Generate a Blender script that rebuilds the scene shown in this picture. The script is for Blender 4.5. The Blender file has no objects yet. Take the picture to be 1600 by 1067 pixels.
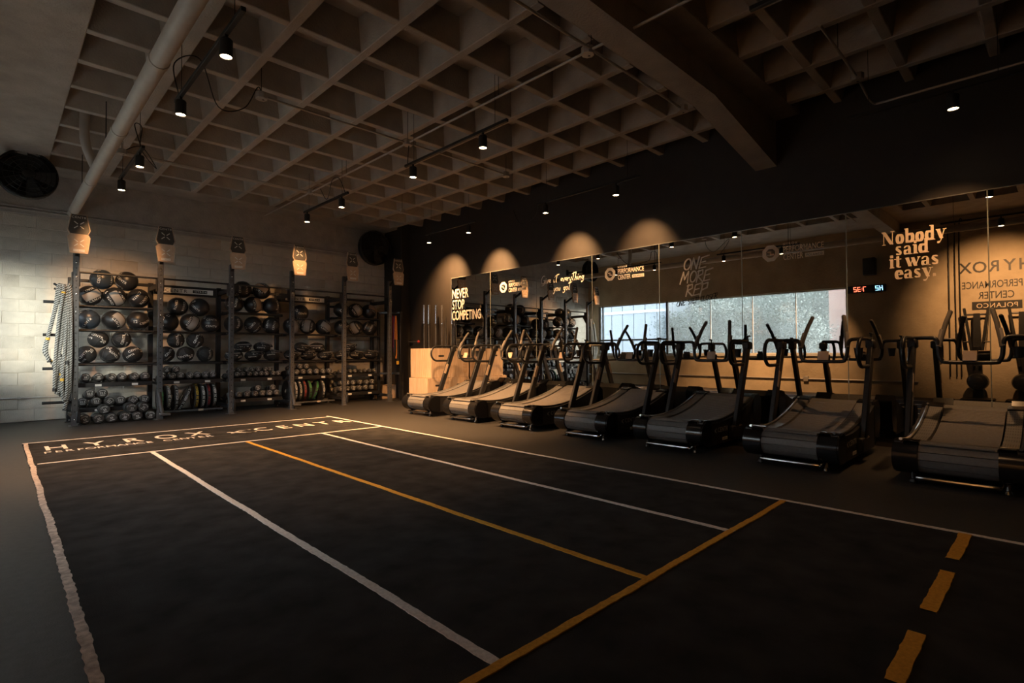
import bpy, bmesh, math, random
from mathutils import Vector, Matrix
random.seed(7)
S = bpy.context.scene
C = S.collection
PI = math.pi
# ------------------------------------------------------------------ camera, world, exposure
EYE = Vector((0, 0, 1.1))
pit, rol, yaw = (math.radians(a) for a in (1.159, -0.2542, 44.45))
fw = Vector((math.sin(yaw)*math.cos(pit), math.cos(yaw)*math.cos(pit), math.sin(pit)))
rt = Vector((math.cos(yaw), -math.sin(yaw), 0)); up = rt.cross(fw)
rt, up = math.cos(rol)*rt+math.sin(rol)*up, -math.sin(rol)*rt+math.cos(rol)*up
cd = bpy.data.cameras.new('camera'); cd.sensor_width = 36; cd.lens = 827.53/1600*36
cd.clip_start = .05; cd.clip_end = 200
cam = bpy.data.objects.new('camera', cd); C.objects.link(cam)
cam.matrix_world = Matrix(((rt.x, up.x, -fw.x, EYE.x), (rt.y, up.y, -fw.y, EYE.y), (rt.z, up.z, -fw.z, EYE.z), (0, 0, 0, 1)))
S.camera = cam
SKY = 8.0                                   # overcast daylight outside the window
w = bpy.data.worlds.new('overcast'); S.world = w; w.use_nodes = True
bg = w.node_tree.nodes['Background']; bg.inputs[0].default_value = (.97, .98, 1.0, 1); bg.inputs[1].default_value = SKY
sd_ = bpy.data.lights.new('hazy_sun', 'SUN'); sd_.energy = 6.5; sd_.angle = math.radians(9); sd_.color = (1.0, .90, .76)   # low sun through the window
so_ = bpy.data.objects.new('hazy_sun', sd_); C.objects.link(so_); so_.rotation_euler = Vector((.30, .94, -.072)).to_track_quat('-Z', 'Y').to_euler(); so_.location = (-12, -14, 6)
S.view_settings.view_transform = 'Standard'; S.view_settings.look = 'None'
S.view_settings.exposure = .25; S.view_settings.gamma = 1; S.view_settings.use_curve_mapping = False
cy = S.cycles
cy.max_bounces = 8; cy.diffuse_bounces = 4; cy.glossy_bounces = 4; cy.transparent_max_bounces = 8; cy.transmission_bounces = 4
cy.caustics_reflective = False; cy.caustics_refractive = False; cy.sample_clamp_indirect = 4; cy.blur_glossy = .5
cy.use_denoising = True
WARM = (1.0, .51, .205)
LAMP_W, WALL_W = 560, 600                   # watts of a track spot, of a wall-washing spot
# ------------------------------------------------------------------ materials
MT = {}
def mat(name, col, rough=.5, metal=0., ns=0, na=0., bump=0., bs=None, emit=0., spec=.5, col2=None, bd=.02):
    if name in MT: return MT[name]
    m = bpy.data.materials.new(name); m.use_nodes = True; nt = m.node_tree; b = nt.nodes['Principled BSDF']
    b.inputs['Base Color'].default_value = (*col, 1); b.inputs['Roughness'].default_value = rough
    b.inputs['Metallic'].default_value = metal; b.inputs['Specular IOR Level'].default_value = spec
    if emit: b.inputs['Emission Color'].default_value = (*col, 1); b.inputs['Emission Strength'].default_value = emit
    if ns or bump:
        tc = nt.nodes.new('ShaderNodeTexCoord')
    if ns:
        n = nt.nodes.new('ShaderNodeTexNoise'); n.inputs['Scale'].default_value = ns; n.inputs['Detail'].default_value = 5
        nt.links.new(tc.outputs['Object'], n.inputs['Vector'])
        r = nt.nodes.new('ShaderNodeValToRGB'); c2 = col2 or [min(1, c*(1+na)) for c in col]; c1 = [c*(1-na) for c in col] if not col2 else col
        r.color_ramp.elements[0].position = .3; r.color_ramp.elements[1].position = .7
        r.color_ramp.elements[0].color = (*c1, 1); r.color_ramp.elements[1].color = (*c2, 1)
        nt.links.new(n.outputs['Fac'], r.inputs['Fac']); nt.links.new(r.outputs['Color'], b.inputs['Base Color'])
    if bump:
        n = nt.nodes.new('ShaderNodeTexNoise'); n.inputs['Scale'].default_value = bs or 60; n.inputs['Detail'].default_value = 6
        nt.links.new(tc.outputs['Object'], n.inputs['Vector'])
        bp = nt.nodes.new('ShaderNodeBump'); bp.inputs['Strength'].default_value = bump; bp.inputs['Distance'].default_value = bd
        nt.links.new(n.outputs['Fac'], bp.inputs['Height']); nt.links.new(bp.outputs['Normal'], b.inputs['Normal'])
    MT[name] = m; return m
mat('rubber_floor', (.024, .0225, .021), .6, ns=25, na=.3, bump=.25, bs=140, bd=.004)
mat('turf', (.030, .0295, .030), .95, ns=5, na=.45, bump=.9, bs=420, bd=.01, spec=.15)
mat('line_white', (.66, .62, .58), .9, ns=60, na=.16, bump=.6, bs=300, bd=.008, spec=.15)
mat('line_worn', (.52, .44, .39), .9, ns=30, na=.38, bump=.6, bs=300, bd=.008, spec=.15)
mat('line_yellow', (.62, .32, .05), .9, ns=60, na=.16, bump=.6, bs=300, bd=.008, spec=.15)
mat('block_paint', (.66, .595, .50), .85, ns=9, na=.07, bump=.9, bs=85, bd=.010)
mat('mortar_paint', (.58, .52, .44), .9, bump=.6, bs=120)
mat('plaster_wall', (.42, .38, .34), .85, ns=6, na=.12, bump=.4, bs=30)
mat('concrete', (.40, .36, .32), .8, ns=4, na=.14, bump=.3, bs=45)
mat('concrete_wall', (.50, .41, .29), .8, ns=2.5, na=.14, bump=.4, bs=20)
mat('black_paint', (.034, .029, .025), .6, ns=6, na=.1, bump=.1, bs=200)
mat('black_ceiling', (.02, .019, .018), .8)
mat('mirror_glass', (.80, .80, .79), .0, 1.0)
mat('mirror_edge', (.35, .38, .36), .25, .4)
mat('vinyl_white', (.84, .78, .70), .55)
mat('vinyl_cream', (.82, .66, .50), .55)
mat('vinyl_grey', (.42, .38, .34), .6)
mat('vinyl_black', (.012, .012, .012), .5)
mat('steel_black', (.014, .0145, .016), .38, ns=40, na=.25)
mat('steel_grey', (.085, .085, .088), .4, .2, ns=30, na=.2)
mat('plastic_gloss', (.010, .010, .011), .2)
mat('plastic_matte', (.016, .016, .017), .5)
mat('shroud_grey', (.13, .127, .122), .55, ns=50, na=.12)
mat('belt_rubber', (.15, .138, .128), .6, ns=60, na=.15)
mat('step_plate', (.12, .118, .115), .45, ns=30, na=.1)
mat('trim_silver', (.62, .62, .62), .3, .9)
mat('chrome', (.7, .7, .7), .18, 1.)
mat('grip_foam', (.11, .10, .09), .75)
mat('clamp_grey', (.26, .23, .20), .6); mat('card_tan', (.55, .42, .31), .6)
mat('label_white', (.72, .70, .66), .5)
mat('logo_grey', (.62, .62, .62), .5)
mat('ball_black', (.016, .016, .017), .38, bump=.15, bs=120, bd=.004)
mat('ball_blue', (.030, .042, .058), .35, bump=.15, bs=120, bd=.004)
mat('ball_grey', (.27, .25, .23), .55, bump=.2, bs=90, bd=.004)
mat('ball_tan', (.42, .28, .17), .6, bump=.2, bs=90, bd=.004)
mat('rubber_black', (.020, .0195, .019), .55, bump=.15, bs=120, bd=.004)
mat('head_urethane', (.042, .040, .038), .38)
mat('bag_cloth', (.014, .014, .015), .7, bump=.4, bs=80, bd=.01)
mat('pipe_white', (.46, .42, .38), .5, ns=6, na=.08)
mat('conduit', (.42, .39, .36), .4, .3)
mat('lamp_body', (.012, .012, .012), .5)
mat('fan_black', (.010, .010, .010), .5)
mat('lamp_lens', (1.0, .72, .42), .5, emit=26)
mat('target_dark', (.055, .050, .046), .5, ns=8, na=.2)
mat('target_tan', (.50, .36, .25), .6, ns=12, na=.12)
mat('tape_yellow', (.70, .40, .04), .6)
mat('wood', (.56, .36, .20), .55)
mat('wood_edge', (.46, .30, .17), .6)
mat('led_red', (1.0, .16, .08), .5, emit=3.2); mat('led_blue', (.30, .68, 1.0), .5, emit=3.2)
mat('bark', (.12, .10, .085), .9, bump=.8, bs=25); mat('bark_pale', (.20, .185, .17), .9, bump=.8, bs=25)
mat('leaf', (.06, .09, .08), .7, ns=3, na=.35); mat('leaf_pale', (.19, .225, .215), .7, ns=3, na=.35)
mat('ground', (.07, .075, .055), .9, ns=3, na=.2)
mat('facade_blue', (.20, .23, .27), .6, ns=2, na=.06); mat('facade_pink', (.25, .14, .12), .7)
mat('band_red', (.55, .03, .03), .5); mat('band_purple', (.16, .05, .22), .5); mat('band_orange', (.6, .22, .04), .5)
mat('frame_dark', (.06, .06, .065), .4); mat('frame_pale', (.55, .57, .58), .4)
mat('mark_green', (.05, .35, .08), .5); mat('mark_blue', (.06, .16, .36), .5); mat('mark_red', (.45, .04, .04), .5); mat('mark_yellow', (.7, .42, .03), .5)
def wood_grain():
    m = MT['wood']; nt = m.node_tree; b = nt.nodes['Principled BSDF']
    tc = nt.nodes.new('ShaderNodeTexCoord'); mp = nt.nodes.new('ShaderNodeMapping'); mp.inputs['Scale'].default_value = (14, 14, 1.6)
    n = nt.nodes.new('ShaderNodeTexNoise'); n.inputs['Scale'].default_value = 1.6; n.inputs['Detail'].default_value = 7; n.inputs['Distortion'].default_value = 1.2
    r = nt.nodes.new('ShaderNodeValToRGB'); r.color_ramp.elements[0].position = .32; r.color_ramp.elements[1].position = .68
    r.color_ramp.elements[0].color = (.47, .33, .215, 1); r.color_ramp.elements[1].color = (.64, .48, .34, 1)
    nt.links.new(tc.outputs['Object'], mp.inputs['Vector']); nt.links.new(mp.outputs['Vector'], n.inputs['Vector'])
    nt.links.new(n.outputs['Fac'], r.inputs['Fac']); nt.links.new(r.outputs['Color'], b.inputs['Base Color'])
wood_grain()
def step_dots():                            # punched-dot pattern of the treadmill side steps
    m = MT['step_plate']; nt = m.node_tree; b = nt.nodes['Principled BSDF']
    tc = nt.nodes.new('ShaderNodeTexCoord'); v = nt.nodes.new('ShaderNodeTexVoronoi'); v.inputs['Scale'].default_value = 62
    v.inputs['Randomness'].default_value = 0
    r = nt.nodes.new('ShaderNodeValToRGB'); r.color_ramp.elements[0].position = .28; r.color_ramp.elements[1].position = .36
    r.color_ramp.elements[0].color = (.012, .012, .012, 1); r.color_ramp.elements[1].color = (.17, .165, .16, 1)
    nt.links.new(tc.outputs['Object'], v.inputs['Vector']); nt.links.new(v.outputs['Distance'], r.inputs['Fac'])
    nt.links.new(r.outputs['Color'], b.inputs['Base Color'])
step_dots()
def glass_mat():
    m = bpy.data.materials.new('window_glass'); m.use_nodes = True; nt = m.node_tree; nt.nodes.clear()
    o = nt.nodes.new('ShaderNodeOutputMaterial'); mx = nt.nodes.new('ShaderNodeMixShader'); t = nt.nodes.new('ShaderNodeBsdfTransparent')
    t.inputs[0].default_value = (.90, .95, .96, 1); g = nt.nodes.new('ShaderNodeBsdfGlossy'); g.inputs['Roughness'].default_value = .02
    mx.inputs[0].default_value = .06
    tr = nt.nodes.new('ShaderNodeBsdfTranslucent'); tr.inputs[0].default_value = (.80, .88, .90, 1); m2 = nt.nodes.new('ShaderNodeMixShader'); m2.inputs[0].default_value = .10   # translucent share added as a pale haze over the view
    nt.links.new(t.outputs[0], m2.inputs[1]); nt.links.new(tr.outputs[0], m2.inputs[2])
    nt.links.new(m2.outputs[0], mx.inputs[1]); nt.links.new(g.outputs[0], mx.inputs[2]); nt.links.new(mx.outputs[0], o.inputs[0]); MT['window_glass'] = m
    m = bpy.data.materials.new('frosted_film'); m.use_nodes = True; nt = m.node_tree; nt.nodes.clear()
    o = nt.nodes.new('ShaderNodeOutputMaterial'); mx = nt.nodes.new('ShaderNodeMixShader'); t = nt.nodes.new('ShaderNodeBsdfTransparent')
    t.inputs[0].default_value = (.85, .92, .96, 1); g = nt.nodes.new('ShaderNodeBsdfTranslucent'); g.inputs[0].default_value = (.50, .58, .64, 1)
    mx.inputs[0].default_value = .22
    nt.links.new(t.outputs[0], mx.inputs[1]); nt.links.new(g.outputs[0], mx.inputs[2]); nt.links.new(mx.outputs[0], o.inputs[0]); MT['frosted_film'] = m
glass_mat()
def rope_mat():
    m = bpy.data.materials.new('rope'); m.use_nodes = True; nt = m.node_tree; b = nt.nodes['Principled BSDF']
    a = nt.nodes.new('ShaderNodeAttribute'); a.attribute_name = 'Col'; b.inputs['Roughness'].default_value = .85
    nt.links.new(a.outputs['Color'], b.inputs['Base Color']); MT['rope'] = m
rope_mat()
# ------------------------------------------------------------------ geometry helpers
class MB:
    def __init__(s): s.v = []; s.f = []
    def add(s, vs, fs):
        o = len(s.v); s.v += [tuple(p) for p in vs]; s.f += [tuple(i+o for i in f) for f in fs]; return s
    def box(s, x0, x1, y0, y1, z0, z1, ch=0., M=None):
        c = Vector(((x0+x1)/2, (y0+y1)/2, (z0+z1)/2)); h = (abs(x1-x0)/2, abs(y1-y0)/2, abs(z1-z0)/2)
        if ch <= 0:
            vs = [c+Vector((sx*h[0], sy*h[1], sz*h[2])) for sx in (-1, 1) for sy in (-1, 1) for sz in (-1, 1)]
            fs = [(0, 1, 3, 2), (4, 6, 7, 5), (0, 4, 5, 1), (2, 3, 7, 6), (0, 2, 6, 4), (1, 5, 7, 3)]
        else:
            ix = {}; vs = []; fs = []; sg = (-1, 1)
            for a in sg:
                for b in sg:
                    for d in sg:
                        for k in range(3):
                            q = [a*(h[0]-ch), b*(h[1]-ch), d*(h[2]-ch)]; q[k] = (a, b, d)[k]*h[k]
                            ix[a, b, d, k] = len(vs); vs.append(c+Vector(q))
            for k in range(3):
                for a in sg:
                    q = []
                    for b, d in ((-1, -1), (1, -1), (1, 1), (-1, 1)):
                        t = [b, d]; t.insert(k, a); q.append(ix[t[0], t[1], t[2], k])
                    fs.append(q)
                i, j = [n for n in range(3) if n != k]
                for a in sg:
                    for b in sg:
                        q = []
                        for d, kk in ((-1, i), (1, i), (1, j), (-1, j)):
                            t = [0, 0, 0]; t[i] = a; t[j] = b; t[k] = d; q.append(ix[t[0], t[1], t[2], kk])
                        fs.append(q)
            for a in sg:
                for b in sg:
                    for d in sg: fs.append([ix[a, b, d, k] for k in range(3)])
        if M is not None: vs = [M @ p for p in vs]
        return s.add(vs, fs)
    def bar(s, p0, p1, wx, wy, side=(0, 1, 0), ch=.006):      # rectangular bar from p0 to p1; wy along 'side'
        p0 = Vector(p0); p1 = Vector(p1); d = p1-p0; L = d.length; z = d/L; y = Vector(side); y = (y-z*y.dot(z)).normalized(); x = y.cross(z)
        M = Matrix(((x.x, y.x, z.x, p0.x), (x.y, y.y, z.y, p0.y), (x.z, y.z, z.z, p0.z), (0, 0, 0, 1)))
        return s.box(-wx/2, wx/2, -wy/2, wy/2, 0, L, ch, M)
    def tube(s, pts, r, n=8, closed=False, rf=None):
        P = [Vector(p) for p in pts]; N = len(P); vs = []; fs = []; prev = None
        for i, p in enumerate(P):
            t = (P[(i+1) % N]-P[i-1]) if closed else (P[min(i+1, N-1)]-P[max(i-1, 0)])
            t.normalize()
            if prev is None:
                a = Vector((0, 0, 1)) if abs(t.z) < .9 else Vector((1, 0, 0)); u = (a-t*a.dot(t)).normalized()
            else: u = (prev-t*prev.dot(t)).normalized()
            prev = u; w_ = t.cross(u)
            for k in range(n):
                a = 2*PI*k/n; rr = r if rf is None else rf(i, a); vs.append(p+(u*math.cos(a)+w_*math.sin(a))*rr)
        M = N if closed else N-1
        for i in range(M):
            for k in range(n): fs.append((i*n+k, i*n+(k+1) % n, ((i+1) % N)*n+(k+1) % n, ((i+1) % N)*n+k))
        if not closed: fs += [tuple(range(n-1, -1, -1)), tuple((N-1)*n+k for k in range(n))]
        return s.add(vs, fs)
    def lathe(s, prof, o=(0, 0, 0), ax='Z', n=20, cap=True):           # prof = [(r, h)], closed with caps where r>0
        vs = []; fs = []; o = Vector(o)
        for r, h in prof:
            for k in range(n):
                a = 2*PI*k/n; c, d = r*math.cos(a), r*math.sin(a)
                vs.append(o+{'Z': Vector((c, d, h)), 'Y': Vector((d, h, c)), 'X': Vector((h, c, d))}[ax])
        for i in range(len(prof)-1):
            for k in range(n): fs.append((i*n+k, i*n+(k+1) % n, (i+1)*n+(k+1) % n, (i+1)*n+k))
        if cap: fs += [tuple(range(n-1, -1, -1)), tuple((len(prof)-1)*n+k for k in range(n))]
        return s.add(vs, fs)
    def prism(s, poly, fn, d0, d1):                          # poly in 2D, fn(u, v, d) -> xyz
        n = len(poly); vs = [fn(a, b, d0) for a, b in poly]+[fn(a, b, d1) for a, b in poly]
        fs = [tuple(range(n)), tuple(range(2*n-1, n-1, -1))]+[(i, (i+1) % n, n+(i+1) % n, n+i) for i in range(n)]
        return s.add(vs, fs)
    def grid(s, rows):                                       # rows of points -> quads
        n = len(rows[0]); vs = [p for r in rows for p in r]
        return s.add(vs, [(i*n+j, i*n+j+1, (i+1)*n+j+1, (i+1)*n+j) for i in range(len(rows)-1) for j in range(n-1)])
    def sphere(s, c, r, nu=16, nv=10, sq=(1, 1, 1)):
        c = Vector(c); rows = []
        vs = [c+Vector((0, 0, -r*sq[2]))]
        for j in range(1, nv):
            t = -PI/2+PI*j/nv
            for i in range(nu):
                a = 2*PI*i/nu; vs.append(c+Vector((r*math.cos(t)*math.cos(a)*sq[0], r*math.cos(t)*math.sin(a)*sq[1], r*math.sin(t)*sq[2])))
        vs.append(c+Vector((0, 0, r*sq[2]))); L = len(vs)-1; fs = []
        for i in range(nu):
            fs.append((0, 1+(i+1) % nu, 1+i)); fs.append((L, L-nu+i, L-nu+(i+1) % nu))
        for j in range(nv-2):
            for i in range(nu): fs.append((1+j*nu+i, 1+j*nu+(i+1) % nu, 1+(j+1)*nu+(i+1) % nu, 1+(j+1)*nu+i))
        return s.add(vs, fs)
    def mesh(s, name, m, ang=38, fix=True):
        me = bpy.data.meshes.new(name); me.from_pydata(s.v, [], s.f)
        if fix:
            bm = bmesh.new(); bm.from_mesh(me); bmesh.ops.recalc_face_normals(bm, faces=bm.faces); bm.to_mesh(me); bm.free()
        if ang:
            me.polygons.foreach_set('use_smooth', [True]*len(me.polygons)); me.set_sharp_from_angle(angle=math.radians(ang))
        me.materials.append(MT[m] if isinstance(m, str) else m); return me
    def obj(s, name, m, parent=None, ang=38, fix=True, loc=None, rot=None):
        return link(name, s.mesh(name, m, ang, fix), parent, loc, rot)
def link(name, me, parent=None, loc=None, rot=None):
    o = bpy.data.objects.new(name, me); C.objects.link(o); o.parent = parent
    if loc is not None: o.location = loc
    if rot is not None: o.rotation_euler = rot
    return o
def tag(o, label=None, cat=None, group=None, kind=None):
    if label: o['label'] = label
    if cat: o['category'] = cat
    if group: o['group'] = group
    if kind: o['kind'] = kind
    return o
def thing(name, label, cat, loc=(0, 0, 0), rz=0., group=None):
    o = bpy.data.objects.new(name, None); C.objects.link(o); o.location = loc; o.rotation_euler = (0, 0, rz); o.empty_display_size = .1
    return tag(o, label, cat, group)
def struct(name, mb, m, parent=None, ang=38):
    return tag(mb.obj(name, m, parent, ang), kind=None if parent else 'structure')
KIDS = {}
def copy_tree(o, parent=None):
    c = o.copy(); C.objects.link(c); c.parent = parent
    for ch in list(o.children): copy_tree(ch, c)
    return c
def arc(cx, cy, rx, ry, a0, a1, n=14):
    return [(cx+rx*math.cos(math.radians(a0+(a1-a0)*i/n)), cy+ry*math.sin(math.radians(a0+(a1-a0)*i/n))) for i in range(n+1)]
def spline(pts, n=8, closed=False):                         # Catmull-Rom through 3D points
    P = [Vector(p) for p in pts]; N = len(P); out = []
    for i in range(N if closed else N-1):
        g = (lambda k: P[k % N]) if closed else (lambda k: P[max(0, min(N-1, k))])
        a, b, c, d = g(i-1), g(i), g(i+1), g(i+2)
        for k in range(n):
            t = k/n; out.append(.5*((2*b)+(c-a)*t+(2*a-5*b+4*c-d)*t*t+(3*b-a-3*c+d)*t**3))
    if not closed: out.append(P[-1])
    return out
# ---- lettering: flat polygons in (u, v), later laid on planes, spheres or discs
_tc = {}
def text2d(s, size=1., bold=0., sx=1., space=1., align='LEFT', res=3):
    key = (s, bold, space, align, res)
    if key not in _tc:
        cu = bpy.data.curves.new('t', 'FONT'); cu.body = s; cu.size = 1; cu.offset = bold; cu.space_character = space; cu.align_x = align; cu.resolution_u = res
        ob = bpy.data.objects.new('t', cu); C.objects.link(ob)
        dg = bpy.context.evaluated_depsgraph_get(); me = bpy.data.meshes.new_from_object(ob.evaluated_get(dg))
        _tc[key] = ([tuple(v.co[:2]) for v in me.vertices], [tuple(p.vertices) for p in me.polygons])
        bpy.data.objects.remove(ob); bpy.data.curves.remove(cu); bpy.data.meshes.remove(me)
    V, F = _tc[key]
    return [(x*size*sx, y*size) for x, y in V], F
def hull2(p):
    p = sorted(set(p))
    def half(q):
        o = []
        for a in q:
            while len(o) > 1 and (o[-1][0]-o[-2][0])*(a[1]-o[-2][1])-(o[-1][1]-o[-2][1])*(a[0]-o[-2][0]) <= 0: o.pop()
            o.append(a)
        return o[:-1]
    return half(p)+half(p[::-1])
def nib(polys, size, x0=0., y0=0., shear=0.):                # sweep a rectangular nib along polylines
    V = []; F = []
    for pl, nw, nh in polys:
        q = [(x0+(x+shear*y)*size, y0+y*size) for x, y in pl]; a, b = nw*size/2, nh*size/2
        for i in range(max(1, len(q)-1)):
            e = (q[i], q[min(i+1, len(q)-1)])
            h = hull2([(round(p[0]+sx*a, 6), round(p[1]+sy*b, 6)) for p in e for sx in (-1, 1) for sy in (-1, 1)])
            o = len(V); V += h; F.append(tuple(range(o, o+len(h))))
    return V, F
def lay(VF, fn, stag=0., nrm=(-1, 0, 0)):                    # stag lifts overlapping stroke pieces off one another
    m = MB(); m.add([fn(u, v) for u, v in VF[0]], VF[1])
    if stag:
        for k, f in enumerate(VF[1]):
            for i in f: m.v[i] = tuple(c+n*stag*(k % 23) for c, n in zip(m.v[i], nrm))
    return m
def merge(*vfs):
    V = []; F = []
    for v, f in vfs:
        o = len(V); V += list(v); F += [tuple(i+o for i in q) for q in f]
    return V, F
def shift(VF, dx, dy): return [(x+dx, y+dy) for x, y in VF[0]], VF[1]
def arc_text(s, size, R, bold=0., top=True):                 # text bent round a circle
    V, F = text2d(s, size, bold, align='CENTER')
    out = []
    for x, y in V:
        r = R+y; a = PI/2-x/R if top else -PI/2+x/R
        if not top: r = R-y+size*.4
        out.append((r*math.cos(a), r*math.sin(a)))
    return out, F
# ------------------------------------------------------------------ the room
XL, XR, YB, YN = -.9, 7.30, 11.8, -3.0
ZR, ZS = 4.12, 4.42                                          # rib soffit, slab soffit
struct('floor', MB().box(XL-.3, XR+.3, YN-.2, YB+.3, -.1, 0), 'rubber_floor', ang=0)
wb = struct('wall_back', MB().box(XL-.2, XR+.2, YB+.007, YB+.2, 0, 4.5), 'mortar_paint', ang=0)
bm_ = []
for k in range(4):
    r = random.Random(k); m = MB().box(-.1975, .1975, 0, .05, -.0975, .0975, .005)
    m.v = [(x+r.uniform(-.0025, .0025), y+r.uniform(-.003, .003), z+r.uniform(-.0025, .0025)) for x, y, z in m.v]
    bm_.append(m.mesh('block', 'block_paint'))
halfm = MB().box(-.096, .096, 0, .05, -.096, .096, .007).mesh('block', 'block_paint')
spots = []
for row in range(17):
    z = .1+.2*row; x = XL+(0 if row % 2 else -.2)
    while x < XR:
        if x < XL-.01: spots.append((x+.3, z, 1))
        elif x+.4 > XR+.05: spots.append((x+.1, z, 1))
        else: spots.append((x+.2, z, 0))
        x += .4
spots.sort(key=lambda p: (p[0])**2+(p[1]-1.1)**2+140)
rest = MB()
for i, (x, z, h) in enumerate(spots):
    dy = random.uniform(-.004, .004)
    if i < 300: link('block', halfm if h else bm_[i % 4], wb, (x, YB+dy, z))
    else: rest.box(x-(.096 if h else .196), x+(.096 if h else .196), YB+dy, YB+.05, z-.096, z+.096, .007)
tag(rest.obj('block_courses', 'block_paint', wb), kind='stuff')
MB().box(XL, XR, YB-.02, YB+.1, 3.41, 4.5).obj('plaster_band', 'plaster_wall', wb, 0)
MB().box(XL, XR, YB-.055, YB-.02, 3.50, 3.53, .004).add(*(lambda m: (m.v, m.f))(MB().tube([(XL, YB-.05, 3.47), (XR, YB-.05, 3.47)], .017))).obj('ledge', 'plaster_wall', wb)
wr = struct('wall_right', MB().box(XR+.012, XR+.2, YN, YB+.2, 0, 4.5), 'black_paint', ang=0)
MB().box(7.06, XR+.05, 11.02, YB+.05, 0, 4.3, .01).obj('pilaster', 'black_paint', wr)
WY0, WY1, WZ0, WZ1 = 3.62, 11.36, 1.01, 2.72
wl = struct('wall_left', MB().box(XL-.18, XL, WY0, WY1, 0, WZ0).box(XL-.18, XL, WY0, WY1, WZ1, 4.5).box(XL-.18, XL, WY1, YB+.1, 0, 4.5).box(XL-.18, XL, YN, WY0, 0, 4.5), 'concrete_wall', ang=0)
MB().box(XL, XL+.05, WY0-.03, WY1, WZ0-.05, WZ0-.005, .006).obj('sill', 'frame_pale', wl)
struct('wall_near', MB().box(XL-.2, XR+.2, YN-.2, YN, 0, 4.5), 'black_paint', ang=0)
# window: frame, mullions, panes
wn = tag(MB().box(XL-.12, XL-.05, WY0, WY1, WZ0, WZ0+.04, .004).box(XL-.12, XL-.05, WY0, WY1, WZ1-.04, WZ1, .004)
         .box(XL-.12, XL-.05, WY0, WY0+.05, WZ0, WZ1, .004).box(XL-.12, XL-.05, WY1-.05, WY1, WZ0, WZ1, .004).obj('window_1', 'frame_pale'), kind='structure')
MB().box(XL-.13, XL-.04, 8.66, 8.73, WZ0, WZ1, .006).obj('mullion', 'frame_dark', wn)
MB().box(XL-.125, XL-.045, 8.73, WY1, 1.48, 1.53, .006).obj('transom', 'frame_dark', wn)
MB().box(XL-.125, XL-.045, 11.2, 11.24, WZ0, WZ1, .006).obj('mullion', 'frame_dark', wn)
for y in (4.85, 6.0, 7.25): MB().box(XL-.10, XL-.07, y-.012, y+.012, WZ0, WZ1, .003).obj('glazing_bead', 'frame_pale', wn)
ys = [WY0, 4.85, 6.0, 7.25, 8.69]
for a, b in zip(ys, ys[1:]): MB().box(XL-.09, XL-.08, a, b, WZ0, WZ1).obj('pane', 'window_glass', wn, 0)
for a, b, c, d in ((8.69, 11.22, 1.5, WZ1), (8.69, 11.22, WZ0, 1.5), (11.22, WY1, WZ0, WZ1)): MB().box(XL-.09, XL-.08, a, b, c, d).obj('pane', 'frosted_film', wn, 0)
# ceiling: slab, solid heads, tapered ribs
ce = tag(MB().box(XL-.2, XR+.2, YN-.2, YB+.2, ZS, ZS+.1).obj('ceiling', 'concrete', None, 0), kind='structure')
MB().box(XL-.1, .60, YN, YB, ZR, ZS+.02, .01).obj('solid_head', 'concrete', ce)
MB().box(.60, XR+.05, 11.2, YB, ZR, ZS+.02, .01).obj('solid_head', 'concrete', ce)
MB().box(.60, XR+.05, 2.74, 3.05, ZR, ZS+.02, .01).obj('solid_head', 'concrete', ce)
MB().box(.60, XR+.05, 2.2, 2.5, ZR, ZS+.02, .01).obj('solid_head', 'concrete', ce)
def rib(p, a, b, along, hw=.045, ht=.105):
    e = .007 if along == 'X' else 0
    poly = [(-hw, ZR+e), (-hw+.008, ZR-.006+e), (hw-.008, ZR-.006+e), (hw, ZR+e), (ht, ZS), (ht+.05, ZS+.01), (-ht-.05, ZS+.01), (-ht, ZS)]
    fn = (lambda u, v, d: (p+u, d, v)) if along == 'Y' else (lambda u, v, d: (d, p+u, v))
    MB().prism(poly, fn, a, b).obj('rib', 'concrete', ce, 30)
for x in [1.954+.706*i for i in range(8)]:
    rib(x, 3.05, 11.2, 'Y'); rib(x, YN, 2.2, 'Y')
rib(1.30, 3.05, 11.2, 'Y', .10, .15); rib(1.30, YN, 2.2, 'Y', .10, .15)
for y in [3.45+.707*i for i in range(11)]+[1.77-.707*i for i in range(7)]: rib(y, .60, XR+.05, 'X')
bm2 = MB(); prof = [(XL-.05, 3.85), (5.5, 3.85), (XR+.05, 3.515), (XR+.05, ZS), (XL-.05, ZS)]
bm2.prism(prof, lambda u, v, d: (u, d, v), 2.485, 2.755)
struct('ceiling_beam', bm2, 'concrete', ang=20)
# ------------------------------------------------------------------ outside the window
struct('ground', MB().box(-30, XL-.18, -12, 26, -.25, -.15), 'ground', ang=0)
bb = thing('office_building', 'pale blue office facade of vertical panels behind the frosted window panes', 'building', (-6.5, 14.2, -.15))
for k in range(9): MB().box(-.15, .15, -2.6+.6*k+.02, -2.0+.6*k-.02, 0, 7.5, .01).obj('facade_panel', 'facade_blue', bb)
MB().box(-3, -.12, -2.6, 2.8, 0, 7.5).obj('core', 'facade_blue', bb, 0)
MB().box(.1, .2, -2.6, 2.8, 3.0, 3.12, .01).obj('string_course', 'frame_pale', bb)
pb = thing('garden_pillar', 'pink painted masonry pillar standing outside before the hedge', 'pillar', (-7.5, 5.35, -.15))
MB().box(-.25, .25, -.35, .35, 0, 4.2, .02).obj('shaft', 'facade_pink', pb); MB().box(-.3, .3, -.4, .4, 4.2, 4.32, .02).obj('cap', 'facade_pink', pb)
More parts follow.
